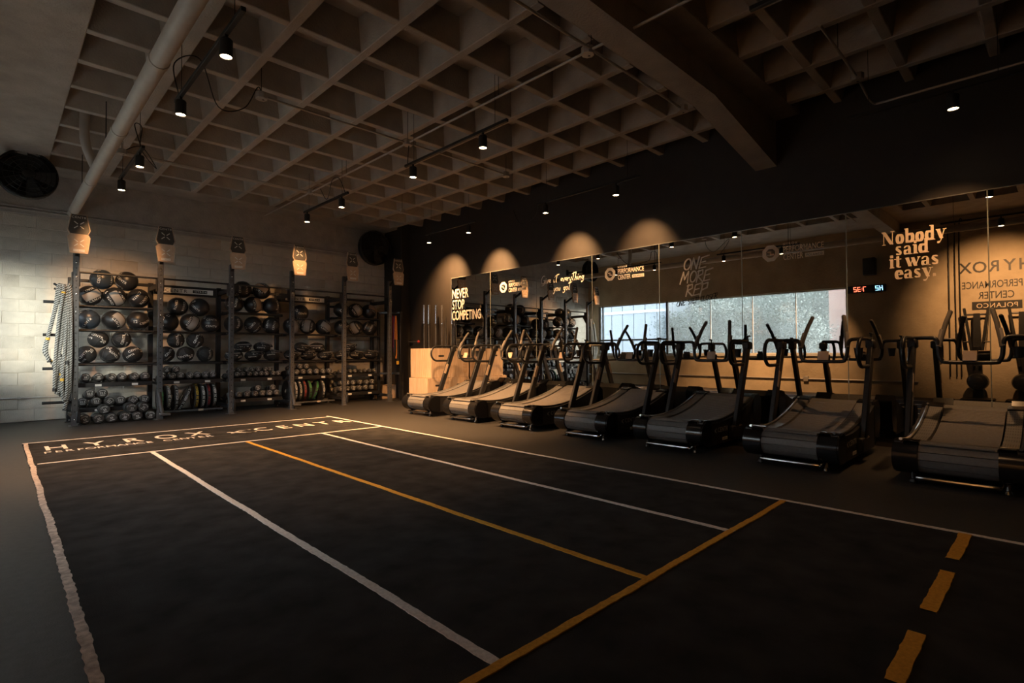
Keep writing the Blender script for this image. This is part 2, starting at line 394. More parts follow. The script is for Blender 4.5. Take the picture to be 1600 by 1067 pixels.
def tree(x, y, h, wd, pale, label, seed):
    r = random.Random(seed); t = thing('garden_tree', label, 'tree', (x, y, -.15), 0, 'trees outside the window')
    m = MB(); tops = []
    m.tube(spline([(0, 0, 0), (r.uniform(-.1, .1), r.uniform(-.1, .1), h*.35), (r.uniform(-.2, .2), r.uniform(-.2, .2), h*.75)], 5), .09, 7, rf=lambda i, a: .10-.006*i)
    for k in range(9):
        a = r.uniform(0, 2*PI); z = h*r.uniform(.15, .7); e = (math.cos(a)*wd*r.uniform(.5, .95), math.sin(a)*wd*r.uniform(.5, .95), z+h*r.uniform(.1, .3))
        m.tube(spline([(0, 0, z), (e[0]*.5, e[1]*.5, z+(e[2]-z)*.35), e], 4), .03, 5, rf=lambda i, a: .034-.003*i); tops.append(e)
    m.obj('trunk', 'bark_pale' if pale else 'bark', t)
    f = MB()
    for k in range(46):
        if k < 9: c = Vector(tops[k])
        else:
            a = r.uniform(0, 2*PI); q = wd*math.sqrt(r.random()); c = Vector((q*math.cos(a), q*math.sin(a), h*r.uniform(.12, 1.0)))
        R_ = r.uniform(.26, .42)
        for j in range(110):
            p = c+Vector((r.gauss(0, 1), r.gauss(0, 1), r.gauss(0, .8)))*R_*.6
            u = Vector((r.gauss(0, 1), r.gauss(0, 1), r.gauss(0, 1))).normalized(); v = u.orthogonal().normalized(); l = r.uniform(.03, .06)
            f.add([p-u*l, p+v*l*.45, p+u*l, p-v*l*.45], [(0, 1, 2, 3)])
    tag(f.obj('foliage', 'leaf_pale' if pale else 'leaf', t, 0, False), kind='stuff')
TL = ['dense dark tree growing outside nearest the frosted panes', 'pale bare-branched tree second outside from the frosted panes', 'bushy dark tree third outside from the frosted panes', 'pale leafy tree growing beside the pink pillar']
for i, (x, y, h, wd, pl) in enumerate(((-4.4, 10.3, 2.7, .7, 0), (-4.2, 8.7, 2.9, .7, 1), (-4.5, 7.0, 2.7, .7, 0), (-4.3, 5.6, 2.6, .6, 1))): tree(x, y, h, wd, pl, TL[i], 40+i)
struct('added_sky_blocker', MB().box(-3.2, XL-.18, -4, 14, 4.2, 4.5, .02), 'concrete')  # unseen slab added over the window to hold back the high sky
hg = thing('garden_hedge', 'tall dense hedge closing the view behind all the garden trees', 'hedge', (-8.6, 6.5, -.15))
MB().box(-.35, .35, -5.0, 5.0, 0, 3.7, .1).obj('core', 'leaf', hg)
f = MB(); r = random.Random(5)
for k in range(24000):
    p = Vector((.35+r.gauss(0, .12), r.uniform(-5.0, 5.0), r.uniform(0, 3.9))); u = Vector((r.gauss(0, 1), r.gauss(0, 1), r.gauss(0, 1))).normalized(); v = u.orthogonal().normalized(); l = r.uniform(.035, .075)
    f.add([p-u*l, p+v*l*.5, p+u*l, p-v*l*.5], [(0, 1, 2, 3)])
tag(f.obj('foliage', 'leaf_pale', hg, 0, False), kind='stuff')
# ------------------------------------------------------------------ turf with lane lines and lettering
tf = tag(MB().box(.27, 4.18, -2.6, 8.84, 0, .010, .002).obj('turf_carpet', 'turf', None, 0), 'black turf carpet marked with white and yellow lane lines', 'carpet')
def strip(x0, y0, x1, y1, wd, m, name='lane_line', rag=.0025):
    wd *= .78; zs = .0004*len(tf.children)
    d = Vector((x1-x0, y1-y0, 0)); L = d.length; d /= L; n = Vector((-d.y, d.x, 0)); k = max(2, int(L/.03)); t = MB(); rows = []
    wob = [random.uniform(-1, 1) for _ in range(k//12+3)]
    for i in range(k+1):
        q = i/12; j = int(q); f = q-j; wv = (wob[j]*(1-f)+wob[j+1]*f)*rag*1.6
        c = Vector((x0, y0, 0))+d*(L*i/k); a, b = wd/2+random.uniform(-rag, rag)+wv, wd/2+random.uniform(-rag, rag)-wv
        rows.append([c+n*a+Vector((0, 0, .0095)), c+n*a*.98+Vector((0, 0, .0125+zs)), c-n*b*.98+Vector((0, 0, .0125+zs)), c-n*b+Vector((0, 0, .0095))])
    return t.grid(rows).obj(name, m, tf, 0)
strip(.232, -2.5, .30, 8.80, .05, 'line_worn', rag=.004)
strip(4.14, -2.5, 4.14, 8.80, .05, 'line_white'); strip(.27, 8.80, 4.16, 8.66, .045, 'line_white'); strip(.33, 7.06, 4.12, 6.95, .05, 'line_white')
strip(1.276, 1.36, 1.276, 7.0, .055, 'line_white'); strip(2.255, 1.36, 2.255, 6.97, .05, 'line_yellow'); strip(3.205, 1.36, 3.205, 6.95, .045, 'line_white')
strip(.33, 1.36, 4.12, 1.385, .05, 'line_yellow')
for a, b in ((3.58, 4.12), (2.80, 3.36), (2.12, 2.55), (1.35, 1.85), (.6, 1.1)): strip(a, .38, b, .38, .075, 'line_yellow', 'lane_dash')
FL = lambda x0, y0, sy=1.: (lambda u, v: (x0+u, y0+v*sy, .0138))
def spaced(s, x0, x1, y0, h, bold, sx, name='lettering'):
    n = len(s); g = MB()
    for i, ch in enumerate(s):
        if ch == ' ': continue
        m = lay(text2d(ch, h/.7, bold, sx, align='CENTER'), FL(x0+(x1-x0)*(i+.5)/n, y0)); g.add(m.v, m.f)
    return g.obj(name, 'line_white', tf, 0, False)
spaced('HYROX', .36, 2.18, 7.98, .36, .012, .62); spaced('PERFORMANCE CENTER', .40, 2.10, 7.74, .13, .008, .75)
spaced('CENTR', 2.62, 4.12, 7.78, .34, .008, .66)
g = nib([([(0, .55), (.5, 0)], .09, .09), ([(.05, .2), (.55, .75)], .09, .09), (arc(.75, .35, .34, .4, 70, 290), .09, .09)], .34, 2.33, 7.78)
lay(g, lambda u, v: (u, v, .0138)).obj('emblem', 'line_white', tf, 0, False)
# ------------------------------------------------------------------ mirrors and their vinyl lettering
SE = [9.37, 8.07, 6.78, 5.48, 4.205, 2.95, 1.706, .44, -.83, -2.1]
ML = ['mirror panel carrying the three-line slogan NEVER STOP COMPETING', 'mirror panel second from the barbells with a small octagon logo', 'mirror panel with handwritten slogan Give it everything you got',
      'mirror panel with octagon logo between the handwritten and brushed slogans', 'mirror panel with brushed slogan ONE MORE REP', 'mirror panel with the grey octagon logo, right of the brushed slogan',
      'mirror panel carrying the serif slogan Nobody said it was easy', 'mirror panel reflecting the lettered wall, right of the serif slogan', 'last mirror panel at the near end of the mirror wall']
for i in range(9):
    m = thing('wall_mirror', ML[i], 'mirror', (XR, (SE[i]+SE[i+1])/2, .1), 0, 'mirror wall panels'); h = (SE[i]-SE[i+1])/2-.0025
    MB().box(0, .008, -h, h, 0, 2.65).obj('glass', 'mirror_glass', m, 0)
    for y in (-h, h): MB().box(-.0015, .010, y-.0025, y+.0025, 0, 2.65).obj('edge', 'mirror_edge', m, 0)
    MB().box(-.003, .010, -h, h, 2.648, 2.656).obj('top_trim', 'mirror_edge', m, 0)
MX = XR-.0025
def mirror_text(y, z, rise=0.): return lambda u, v: (MX, y-u, z+v+rise*u)
def decal(label, parts):
    t = thing('mirror_lettering', label, 'lettering', (0, 0, 0), 0, 'vinyl lettering on the mirrors')
    for nm, vf, fn, mt in parts: lay(vf, fn, 5e-5 if nm in ('brush_line', 'serif_word', 'emblem') else 0).obj(nm, mt, t, 0, False)
    return t
def fitw(s, wdt, h, bold=0., sp=1.):                          # text of cap height h squeezed to width wdt
    V, F = text2d(s, h/.70, bold, 1, sp); a = min(p[0] for p in V); b = max(p[0] for p in V)
    return [((x-a)*wdt/(b-a), y) for x, y in V], F
decal('bold condensed slogan NEVER STOP COMPETING in three cream lines', [('word', fitw('NEVER', .56, .205, .013), mirror_text(9.33, 2.295), 'vinyl_white'),
      ('word', fitw('STOP', .42, .205, .013), mirror_text(9.33, 2.055), 'vinyl_white'), ('word', fitw('COMPETING', .97, .205, .013), mirror_text(9.34, 1.815), 'vinyl_white')])
def logo(label, y, z, W, H, mt, bar):
    R = H*.36; ww = W-2.45*R
    oc = [(R+R*1.02*math.cos(PI/8+k*PI/4), R*1.06*math.sin(PI/8+k*PI/4)) for k in range(8)]
    hole = [(R-.45*R, -.42*R), (R+.45*R, -.42*R), (R+.45*R, .42*R), (R-.45*R, .42*R)]
    ring = []; V = []; F = []
    oc2 = [(R+R*1.02*math.cos(PI/8+k*PI/4), R*1.06*math.sin(PI/8+k*PI/4)) for k in range(8)]
    inn = [(R+R*.56*math.cos(PI/8+k*PI/4), R*.58*math.sin(PI/8+k*PI/4)) for k in range(8)]
    V = oc2+inn; F = [(k, (k+1) % 8, 8+(k+1) % 8, 8+k) for k in range(8)]
    arrow = nib([([(-.3, .16), (0, .16), (0, -.16), (.3, -.16)], .16, .16)], R, R, 0)
    ps = [('emblem', merge((V, F), arrow), mirror_text(y, z), mt)]
    x = 2.45*R
    ps += [('small_line', shift(fitw('HYROX', ww*.36, H*.11, .01, 1.5), x, H*.27), mirror_text(y, z), mt),
           ('word', shift(fitw('PERFORMANCE', ww, H*.25, .012), x, -H*.03), mirror_text(y, z), mt), ('word', shift(fitw('CENTER', ww*.5, H*.25, .012), x, -H*.36), mirror_text(y, z), mt),
           ('bar', ([(x+ww*.55, -H*.34), (x+ww, -H*.34), (x+ww, -H*.17), (x+ww*.55, -H*.17)], [(0, 1, 2, 3)]), mirror_text(y, z), mt)]
    ps.append(('bar_text', shift(fitw('POLANCO', ww*.38, H*.09, .01, 1.2), x+ww*.585, -H*.30), lambda u, v: (MX-.001, y-u, z+v), 'vinyl_black'))
    return decal(label, ps)
logo('small white octagon logo with two-line lettering, just right of the condensed slogan', 7.79, 2.40, .74, .30, 'vinyl_white', 1)
logo('bright octagon logo with two-line lettering between handwritten and brushed slogans', 5.22, 2.385, .75, .30, 'vinyl_white', 1)
logo('dim grey octagon logo with two-line lettering, right of the brushed slogan', 2.68, 2.385, .735, .30, 'vinyl_cream', 1)
def E_(cx, cy, rx, ry, n=14): return arc(cx, cy, rx, ry, 90, 450, n)
SC = {'G': (.62, [arc(.32, .5, .3, .48, 60, 330)+[(.58, .42), (.36, .42)], [(.58, .42), (.5, -.12), (.2, -.2)]]), 'i': (.26, [[(.05, .4), (.08, .08), (.2, .1)], [(.12, .62), (.13, .64)]]),
      'v': (.34, [[(0, .42), (.12, .04), (.3, .48)]]), 'e': (.36, [[(.04, .22), (.28, .3)]+arc(.17, .3, .12, .15, 20, 300)+[(.34, .1)]]), 't': (.42, [[(.2, .95), (.14, .1), (.24, .05)], [(-.05, .78), (.5, .95)]]),
      'r': (.3, [[(.02, .42), (.06, .05)], [(.06, .25), (.16, .4), (.28, .4)]]), 'y': (.36, [[(.02, .42), (.08, .12), (.24, .12)], [(.3, .45), (.2, -.1), (.06, -.28), (.02, -.12)]]),
      'h': (.36, [[(.1, .95), (.04, .02)], [(.05, .2), (.18, .42), (.24, .3), (.26, .05)]]), 'n': (.38, [[(.02, .42), (.05, .03)], [(.05, .22), (.18, .42), (.26, .3), (.28, .06)]]),
      'g': (.38, [arc(.16, .26, .13, .16, 60, 420), [(.3, .44), (.26, -.15), (.08, -.28), (.02, -.12)]]), 'o': (.38, [E_(.18, .25, .14, .19)]), 'u': (.38, [[(.02, .42), (.06, .1), (.2, .08), (.28, .42)], [(.28, .42), (.3, .08)]]), ' ': (.42, []),
      'O': (.66, [E_(.3, .5, .27, .48)]), 'N': (.66, [[(0, 0), (.06, .98), (.42, .02), (.52, 1.05)]]), 'E': (.6, [[(.62, 1.06), (.06, .92), (0, .02), (.5, .1)], [(.02, .5), (.42, .58)]]),
      'M': (.78, [[(-.05, -.05), (.12, 1), (.3, .3), (.58, 1.02), (.62, 0)]]), 'R': (.64, [[(.08, 1), (0, -.02)], [(-.02, .9), (.42, 1.02), (.46, .66), (.05, .48), (.55, -.02)]]), 'P': (.6, [[(.08, 1), (0, -.1)], [(-.04, .9), (.5, 1.04), (.48, .6), (.04, .42)]]),
      'S': (.52, [arc(.26, .74, .2, .24, 40, 260, 9)+arc(.24, .26, .2, .24, 80, -140, 9)]), 'T': (.5, [[(.26, .95), (.2, 0)], [(-.02, .9), (.52, 1.0)]]), 'C': (.54, [arc(.3, .5, .27, .47, 50, 310)]), 'L': (.46, [[(.06, 1), (0, .02), (.42, .08)]])}
def script(s, size, pen, gap=0., shear=.18, rise=0.):
    x = 0; o = []
    for ch in s:
        adv, pl = SC[ch]
        o.append(nib([(p, pen, pen) for p in pl], size, x, rise*x, shear)); x += (adv+gap)*size
    V, F = merge(*[q for q in o if q[0]]); return V, F
def fit_script(s, W, size, pen, gap=0., shear=.18, rise=0.):
    V, F = script(s, size, pen, gap, shear, rise); a = min(p[0] for p in V); b = max(p[0] for p in V); return [((x-a)*W/(b-a), y) for x, y in V], F
decal('white handwritten slogan Give it everything you got in two lines', [('brush_line', fit_script('Give it everything', 1.0, .155, .062), mirror_text(6.65, 2.36), 'vinyl_white'), ('brush_line', fit_script('you got', .45, .15, .062), mirror_text(6.36, 2.20), 'vinyl_white')])
decal('large grey brush-lettered slogan ONE MORE REP in three slanted lines', [('brush_line', fit_script('ONE', .40, .165, .09), mirror_text(3.80, 2.30), 'vinyl_white'), ('brush_line', fit_script('MORE', .52, .165, .09), mirror_text(3.87, 2.11), 'vinyl_white'), ('brush_line', fit_script('REP', .36, .165, .09), mirror_text(3.78, 1.915), 'vinyl_white')])
decal('thin black brush line ONE STEP CLOSER below the grey brush slogan', [('brush_line', fit_script('ONE STEP CLOSER', .63, .075, .085), mirror_text(3.92, 1.765, .14), 'vinyl_black')])
K, H_ = .215, .04                                            # fat and thin strokes of the serif face
def sf(x, y, l=.30): return ([(x-l/2, y), (x+l/2, y)], .02, .045)
FS = {'N': (.92, [([(.14, .02), (.14, .70)], .05, .03), ([(.16, .68), (.66, .03)], .24, .02), ([(.72, .02), (.72, .70)], .05, .03), sf(.14, .02, .22), sf(.12, .69, .22), sf(.72, .69, .24)]),
      'o': (.62, [(E_(.29, .25, .17, .235), K, H_)]), 'b': (.66, [([(.14, .02), (.14, .74)], .19, .03), (arc(.36, .25, .15, .235, -140, 140), K, H_), sf(.08, .74, .2)]),
      'd': (.68, [([(.46, .02), (.46, .74)], .19, .03), (arc(.25, .25, .15, .235, 40, 320), K, H_), sf(.40, .74, .2), sf(.52, .02, .2)]),
      'y': (.60, [([(.14, .48), (.34, .03)], .21, .02), ([(.52, .48), (.30, -.06), (.22, -.17)], .05, .03), (arc(.15, -.15, .035, .02, 0, 360, 6), .09, .07), sf(.14, .485, .26), sf(.52, .485, .2)]),
      's': (.50, [(arc(.23, .37, .12, .10, 40, 200, 8), .12, .05), ([(.13, .34), (.22, .26), (.32, .18)], .18, .06), (arc(.23, .13, .12, .10, 30, -150, 8), .12, .05)]),
      'a': (.60, [([(.40, .03), (.40, .36)], .17, .03), (arc(.26, .36, .15, .11, 20, 170, 8), .08, .05), (arc(.20, .14, .08, .11, 60, 300), .16, .05), sf(.46, .02, .2)]),
      'i': (.36, [([(.17, .02), (.17, .47)], .19, .03), (arc(.17, .64, .02, .03, 0, 360, 8), .15, .10), sf(.12, .48, .2), sf(.18, .02, .28)]),
      't': (.42, [([(.19, .05), (.19, .62)], .18, .03), sf(.19, .47, .40), (arc(.27, .10, .1, .085, 180, 320, 6), .06, .04)]), 'w': (.92, [([(.13, .48), (.30, .03)], .20, .02), ([(.47, .47), (.31, .03)], .05, .03), ([(.46, .48), (.62, .03)], .20, .02), ([(.82, .48), (.63, .03)], .05, .03), sf(.13, .485, .24), sf(.82, .485, .18)]),
      'e': (.56, [(arc(.28, .25, .16, .235, 0, 310), K*.95, H_), ([(.20, .25), (.44, .25)], .06, .04)]), '.': (.3, [(arc(.12, .09, .02, .03, 0, 360, 8), .15, .12)]), ' ': (.22, [])}
def serif(s, W):
    x = 0; o = []
    for ch in s:
        adv, pl = FS[ch]
        if pl: o.append(nib(pl, 1., x, 0))
        x += adv-.01
    V, F = merge(*o); a = min(p[0] for p in V); b = max(p[0] for p in V); k = W/(b-a); return [((u-a)*k, v) for u, v in V], F
decal('fat cream serif slogan Nobody said it was easy in four lines', [('serif_word', ([(u, v*.215) for u, v in serif('Nobody', .58)[0]], serif('Nobody', .58)[1]), mirror_text(1.352, 2.305), 'vinyl_cream'),
      ('serif_word', ([(u, v*.205) for u, v in serif('said', .30)[0]], serif('said', .30)[1]), mirror_text(1.222, 2.175), 'vinyl_cream'),
      ('serif_word', ([(u, v*.205) for u, v in serif('it was', .44)[0]], serif('it was', .44)[1]), mirror_text(1.285, 2.035), 'vinyl_cream'),
      ('serif_word', ([(u, v*.205) for u, v in serif('easy.', .37)[0]], serif('easy.', .37)[1]), mirror_text(1.235, 1.905), 'vinyl_cream')])
# ------------------------------------------------------------------ curved treadmills
def belt_z(x):                                               # running surface, x from the rear end
    t = max(0, min(1, (x-.02)/1.48)); return .345-.30*t*(1-t)*(1-.25*t)+.19*t**1.9
def make_treadmill():
    t = thing('curved_treadmill', 'x', 'treadmill', (0, 0, 0), 0, 'curved treadmills facing the mirror')
    # belt of cross slats, following the curve
    rows = []; N = 44
    for i in range(N):
        x0, x1 = .05+1.42*i/N, .05+1.42*(i+.86)/N
        for x, dz in ((x0, -.008), (x0+.002, 0), (x1-.002, 0), (x1, -.008)): rows.append([(x, -.225, belt_z(x)+dz), (x, .225, belt_z(x)+dz)])
    MB().grid(rows).obj('belt', 'belt_rubber', t, 25)
    for s in (-1, 1):
        r = []; e = []; tr = []
        for i in range(29):
            x = .05+1.44*i/28; z = belt_z(x)+.012
            r.append([(x, s*.235, z-.03), (x, s*.24, z), (x, s*.345, z+.003), (x, s*.35, z-.03)])
            tr.append((x+.03, s*.366, z+.008))
        MB().grid(r).obj('side_step', 'step_plate', t, 30)
        MB().tube(tr, .013, 6).obj('edge_rail', 'trim_silver' if s > 0 else 'plastic_matte', t)
        up_ = [(.06+1.46*i/16, belt_z(.06+1.46*i/16)+.004) for i in range(17)]
        poly = [(.16, .075), (1.40, .075), (1.56, .16), (1.58, .42)]+up_[::-1]+[(.05, .16)]
        MB().prism(poly, lambda u, v, d: (u, d, v), s*.352, s*.405).obj('side_panel', 'plastic_matte', t, 30)
    for s in (-1, 1):                                        # glossy rounded end caps at the rear
        q = [(.155+.165*math.cos(math.radians(a)), .215+.142*math.sin(math.radians(a))) for a in range(60, 311, 14)]
        MB().prism(q+[(.24, .09), (.24, .34)], lambda u, v, d: (u, d, v), s*.245, s*.405).prism([(.155+(x-.155)*.94, .215+(y-.215)*.94) for x, y in q+[(.24, .09), (.24, .34)]], lambda u, v, d: (u, d, v), s*.404, s*.418).obj('end_cap', 'plastic_gloss', t, 30)
        MB().prism([(1.42, .10), (1.60, .14), (1.67, .30), (1.66, .50), (1.58, .565), (1.46, .545), (1.40, .45)], lambda u, v, d: (u, d, v), s*.235, s*.41).obj('front_cap', 'plastic_gloss', t, 30)
    MB().prism([(1.45, .12), (1.60, .16), (1.65, .30), (1.64, .48), (1.57, .545), (1.47, .52)], lambda u, v, d: (u, d, v), -.235, .235).obj('front_cover', 'shroud_grey', t, 30)
    for k in range(6):                                       # ribbed rear shroud: one slat after another
        a0, a1 = 75+27*k, 75+27*k+24.5
        q = [(.165+.160*math.cos(math.radians(a)), .215+.136*math.sin(math.radians(a))) for a in (a0, (a0+a1)/2, a1)]
        MB().prism(q+[(.165+.13*math.cos(math.radians(a1)), .215+.11*math.sin(math.radians(a1))), (.165+.13*math.cos(math.radians(a0)), .215+.11*math.sin(math.radians(a0)))], lambda u, v, d: (u, d, v), -.243, .243).obj('shroud_slat', 'shroud_grey', t, 20)
    q = [(.165+.128*math.cos(math.radians(a)), .215+.108*math.sin(math.radians(a))) for a in range(60, 311, 25)]
    MB().prism(q+[(.3, .09), (.3, .30)], lambda u, v, d: (u, d, v), -.24, .24).obj('roller_housing', 'plastic_matte', t, 30)
    MB().box(.12, 1.5, -.35, .35, .08, .20, .02).obj('chassis', 'plastic_matte', t)
    MB().tube(spline([(.2, -.25, .075), (.06, -.25, .062), (.03, -.2, .06), (.03, .2, .06), (.06, .25, .062), (.2, .25, .075)], 4), .014, 8).obj('transport_bar', 'chrome', t)
    for x, y in ((.12, -.29), (.12, .29), (1.45, -.29), (1.45, .29)):
        MB().lathe([(.012, .03), (.012, .09)], (x, y, 0), n=8).lathe([(.026, .0), (.03, .008), (.022, .03), (.012, .034)], (x, y, 0), n=12).obj('foot', 'chrome' if y < 0 and x < 1 else 'plastic_matte', t)
    for s in (-1, 1):
        MB().lathe([(.05, -.015), (.055, -.01), (.055, .01), (.05, .015)], (1.60, s*.30, .06), 'Y', 14).obj('wheel', 'plastic_matte', t)
        # upright leaning towards the mirror, foot bracket, label plate
        u = MB().bar((.80, s*.435, .19), (1.20, s*.435, 1.19), .095, .05, ch=.008).obj('upright', 'steel_black', t)
        MB().box(.68, .96, s*.405, s*.462, .11, .25, .012).obj('bracket', 'plastic_matte', u)
        if s > 0: MB().bar((.965, s*.435-.027, .70), (1.035, s*.435-.027, .875), .05, .004, ch=.001).obj('label_plate', 'card_tan', u)
        # D-shaped side rail reaching back to the runner
        a = [(1.19, s*.435, 1.222)]+[(.80+.14*math.cos(math.radians(k)), s*.435, 1.082+.14*math.sin(math.radians(k))) for k in range(90, 271, 15)]+[(1.09, s*.435, .942)]
        MB().tube(a, .019, 10).obj('side_rail', 'steel_black', t)
        MB().box(1.13, 1.25, s*.395, s*.475, 1.12, 1.215, .015).obj('joint_block', 'plastic_matte', t)
        # cross handle: bar in from the upright, corner, angled grip
        g = MB().tube([(1.16, s*.225, 1.13), (1.19, s*.215, 1.20), (1.27, s*.185, 1.36), (1.345, s*.155, 1.475)], .021, 10)
        g.sphere((1.345, s*.155, 1.475), .0215, 10, 6).obj('grip', 'grip_foam', t)
        MB().bar((1.16, s*.236, 1.13), (1.24, s*.212, 1.30), .045, .028, ch=.006).obj('grip_clamp', 'clamp_grey', t)
    pts = [(1.20, .435, 1.222), (1.185, .30, 1.222), (1.175, .255, 1.212), (1.165, .235, 1.17), (1.155, .225, 1.06), (1.15, .205, 1.005), (1.15, .16, .985)]
    MB().tube(spline(pts+[(x, -y, z) for x, y, z in pts[::-1]], 4), .019, 10).obj('cross_handle', 'steel_black', t)
    MB().box(1.165, 1.19, -.06, .06, .995, 1.06, .006).obj('console_mount', 'plastic_matte', t)
    MB().bar((1.135, 0, 1.0), (1.165, 0, 1.095), .014, .105, ch=.003).obj('console_card', 'card_tan', t)
    MB().lathe([(.030, 0), (.042, .09), (.045, .10)], (1.16, -.33, 1.03), n=14).obj('cup_holder', 'plastic_matte', t)
    MB().lathe([(.009, 0), (.009, .05)], (1.20, -.435, 1.225), n=8).box(1.17, 1.26, -.447, -.423, 1.27, 1.29, .006).obj('resistance_lever', 'plastic_matte', t)
    sd = lambda x0, z0: (lambda u, v: (x0+u, -.4065, z0+v))
    e = nib([([(0, .55), (.5, 0)], .11, .11), ([(.05, .2), (.55, .75)], .11, .11), (arc(.75, .35, .34, .4, 70, 290), .11, .11)], .055)
    V, F = text2d('CENTR', .072, .006, 1.05, 1.12)
    lay(merge(e, ([(x+.075, y) for x, y in V], F)), sd(.34, .205)).obj('lettering', 'logo_grey', t, 0, False)
    MB().box(.53, .66, -.4075, -.405, .105, .138).obj('label_plate', 'label_white', t, 0)
    V, F = text2d('HYROX', .026, .003, 1.0, 1.1)
    lay(([(x+.545, y+.111) for x, y in V], F), lambda u, v: (u, -.4085, v)).obj('label_text', 'vinyl_black', t, 0, False)
    return t
TY = [7.84, 6.63, 5.43, 4.20, 3.01, 1.75, .54]
TLB = ['curved treadmill directly in front of the wooden plyo boxes', 'second curved treadmill counted from the wooden plyo boxes', 'third curved treadmill counted from the wooden plyo boxes', 'middle curved treadmill, fourth from the wooden plyo boxes',
       'curved treadmill in front of the brush slogan, fifth from the plyo boxes', 'large dark curved treadmill, sixth from the wooden plyo boxes', 'nearest curved treadmill, seen end-on with orange-lit belt']
t0 = make_treadmill()
for i, y in enumerate(TY):
    o = t0 if i == 0 else copy_tree(t0)
    o.location = (5.30+(0, .0, -.02, .0, .02, .02, .08)[i], y, 0); o['label'] = TLB[i]
# ------------------------------------------------------------------ storage rig
PX = [.905+1.1*i for i in range(6)]; YF, YR_ = 10.48, 11.26
rg = thing('storage_rig', 'black steel storage rig with six tall posts and five bays along the white block wall', 'rack', (0, 0, 0))
def part(mb, name, m='steel_black', par=rg, ang=38): return mb.obj(name, m, par, ang)
for i, x in enumerate(PX):
    p = part(MB().box(x-.0375, x+.0375, YF-.0375, YF+.0375, .01, 2.72, .005), 'front_post', 'steel_grey')
    part(MB().box(x-.07, x+.07, YF-.10, YF+.07, 0, .012, .003).box(x-.045, x+.045, YF-.045, YF-.038, .01, .16, .002), 'foot_plate', 'steel_grey', p)
    for z in (.10, .42, 1.75, 2.02, 2.28, 2.5): part(MB().lathe([(.011, 0), (.011, -.008), (.006, -.011)], (x, YF-.0375, z), 'Y', 8), 'bolt', 'chrome', p)
    m = MB()
    for k in range(24):
        z = .22+.1*k; m.lathe([(.011, 0), (.011, -.0015)], (x, YF-.0372, z), 'Y', 8).lathe([(.011, 0), (.011, -.0015)], (x-.0372, YF, z), 'X', 8)
    tag(part(m, 'hole_rows', 'vinyl_black', p), kind='stuff')
    q = part(MB().box(x-.0375, x+.0375, YR_-.0375, YR_+.0375, .01, 2.36, .005), 'rear_post')
    part(MB().box(x-.06, x+.06, YR_-.08, YR_+.06, 0, .012, .003), 'foot_plate', 'steel_black', q)
    part(MB().lathe([(.012, 0), (.012, .03), (.004, .034)], (x, YR_-.065, .01), 'Z', 8), 'bolt', 'chrome', q)
    part(MB().bar((x, YF, 2.25), (x, YR_, 2.25), .075, .05, (1, 0, 0)), 'side_beam')
    part(MB().bar((x, YF, .14), (x, YR_, .14), .06, .05, (1, 0, 0)), 'side_beam')
    part(MB().prism([(YF+.03, 2.22), (YF+.20, 2.22), (YF+.03, 1.95)], lambda u, v, d: (d, u, v), x-.004, x+.004), 'gusset')
    part(MB().prism([(YF-.03, 2.36), (YF-.03, 2.15), (YF+.10, 2.15), (YF+.10, 2.36)], lambda u, v, d: (d, u, v), x-.05, x-.042).prism([(YF-.03, 2.36), (YF-.03, 2.15), (YF+.10, 2.15), (YF+.10, 2.36)], lambda u, v, d: (d, u, v), x+.042, x+.05), 'gusset')
    part(MB().bar((x, YF-.02, 2.62), (x, YF-.33, 2.78), .05, .05, (1, 0, 0)), 'target_arm')
    if i in (1, 3): part(MB().tube([(x+.03, YF-.06, .10), (x-.02, YF-.03, .46)], .032, 10).box(x-.01, x+.14, YF-.14, YF-.04, .07, .11, .008), 'landmine_sleeve', 'steel_grey')
    elif i in (0, 2, 4): part(MB().box(x+.02, x+.07, YF-.07, YF-.03, .05, .22, .008).tube([(x+.045, YF-.05, .20), (x+.045, YF-.05, .28)], .014, 8), 'pin_bracket', 'steel_black')
part(MB().tube([(PX[0], YF+.02, 2.365), (PX[5], YF+.02, 2.365)], .016, 8), 'top_crossbar')
part(MB().bar((PX[0], YR_, 2.32), (PX[5], YR_, 2.32), .05, .05, (0, 1, 0)), 'rear_crossbar')
SH = {'low': .20, 'tray': .60, 'bag': .93, 'mid': 1.48, 'top': 1.87}
YS0, YS1 = 10.86, 11.22
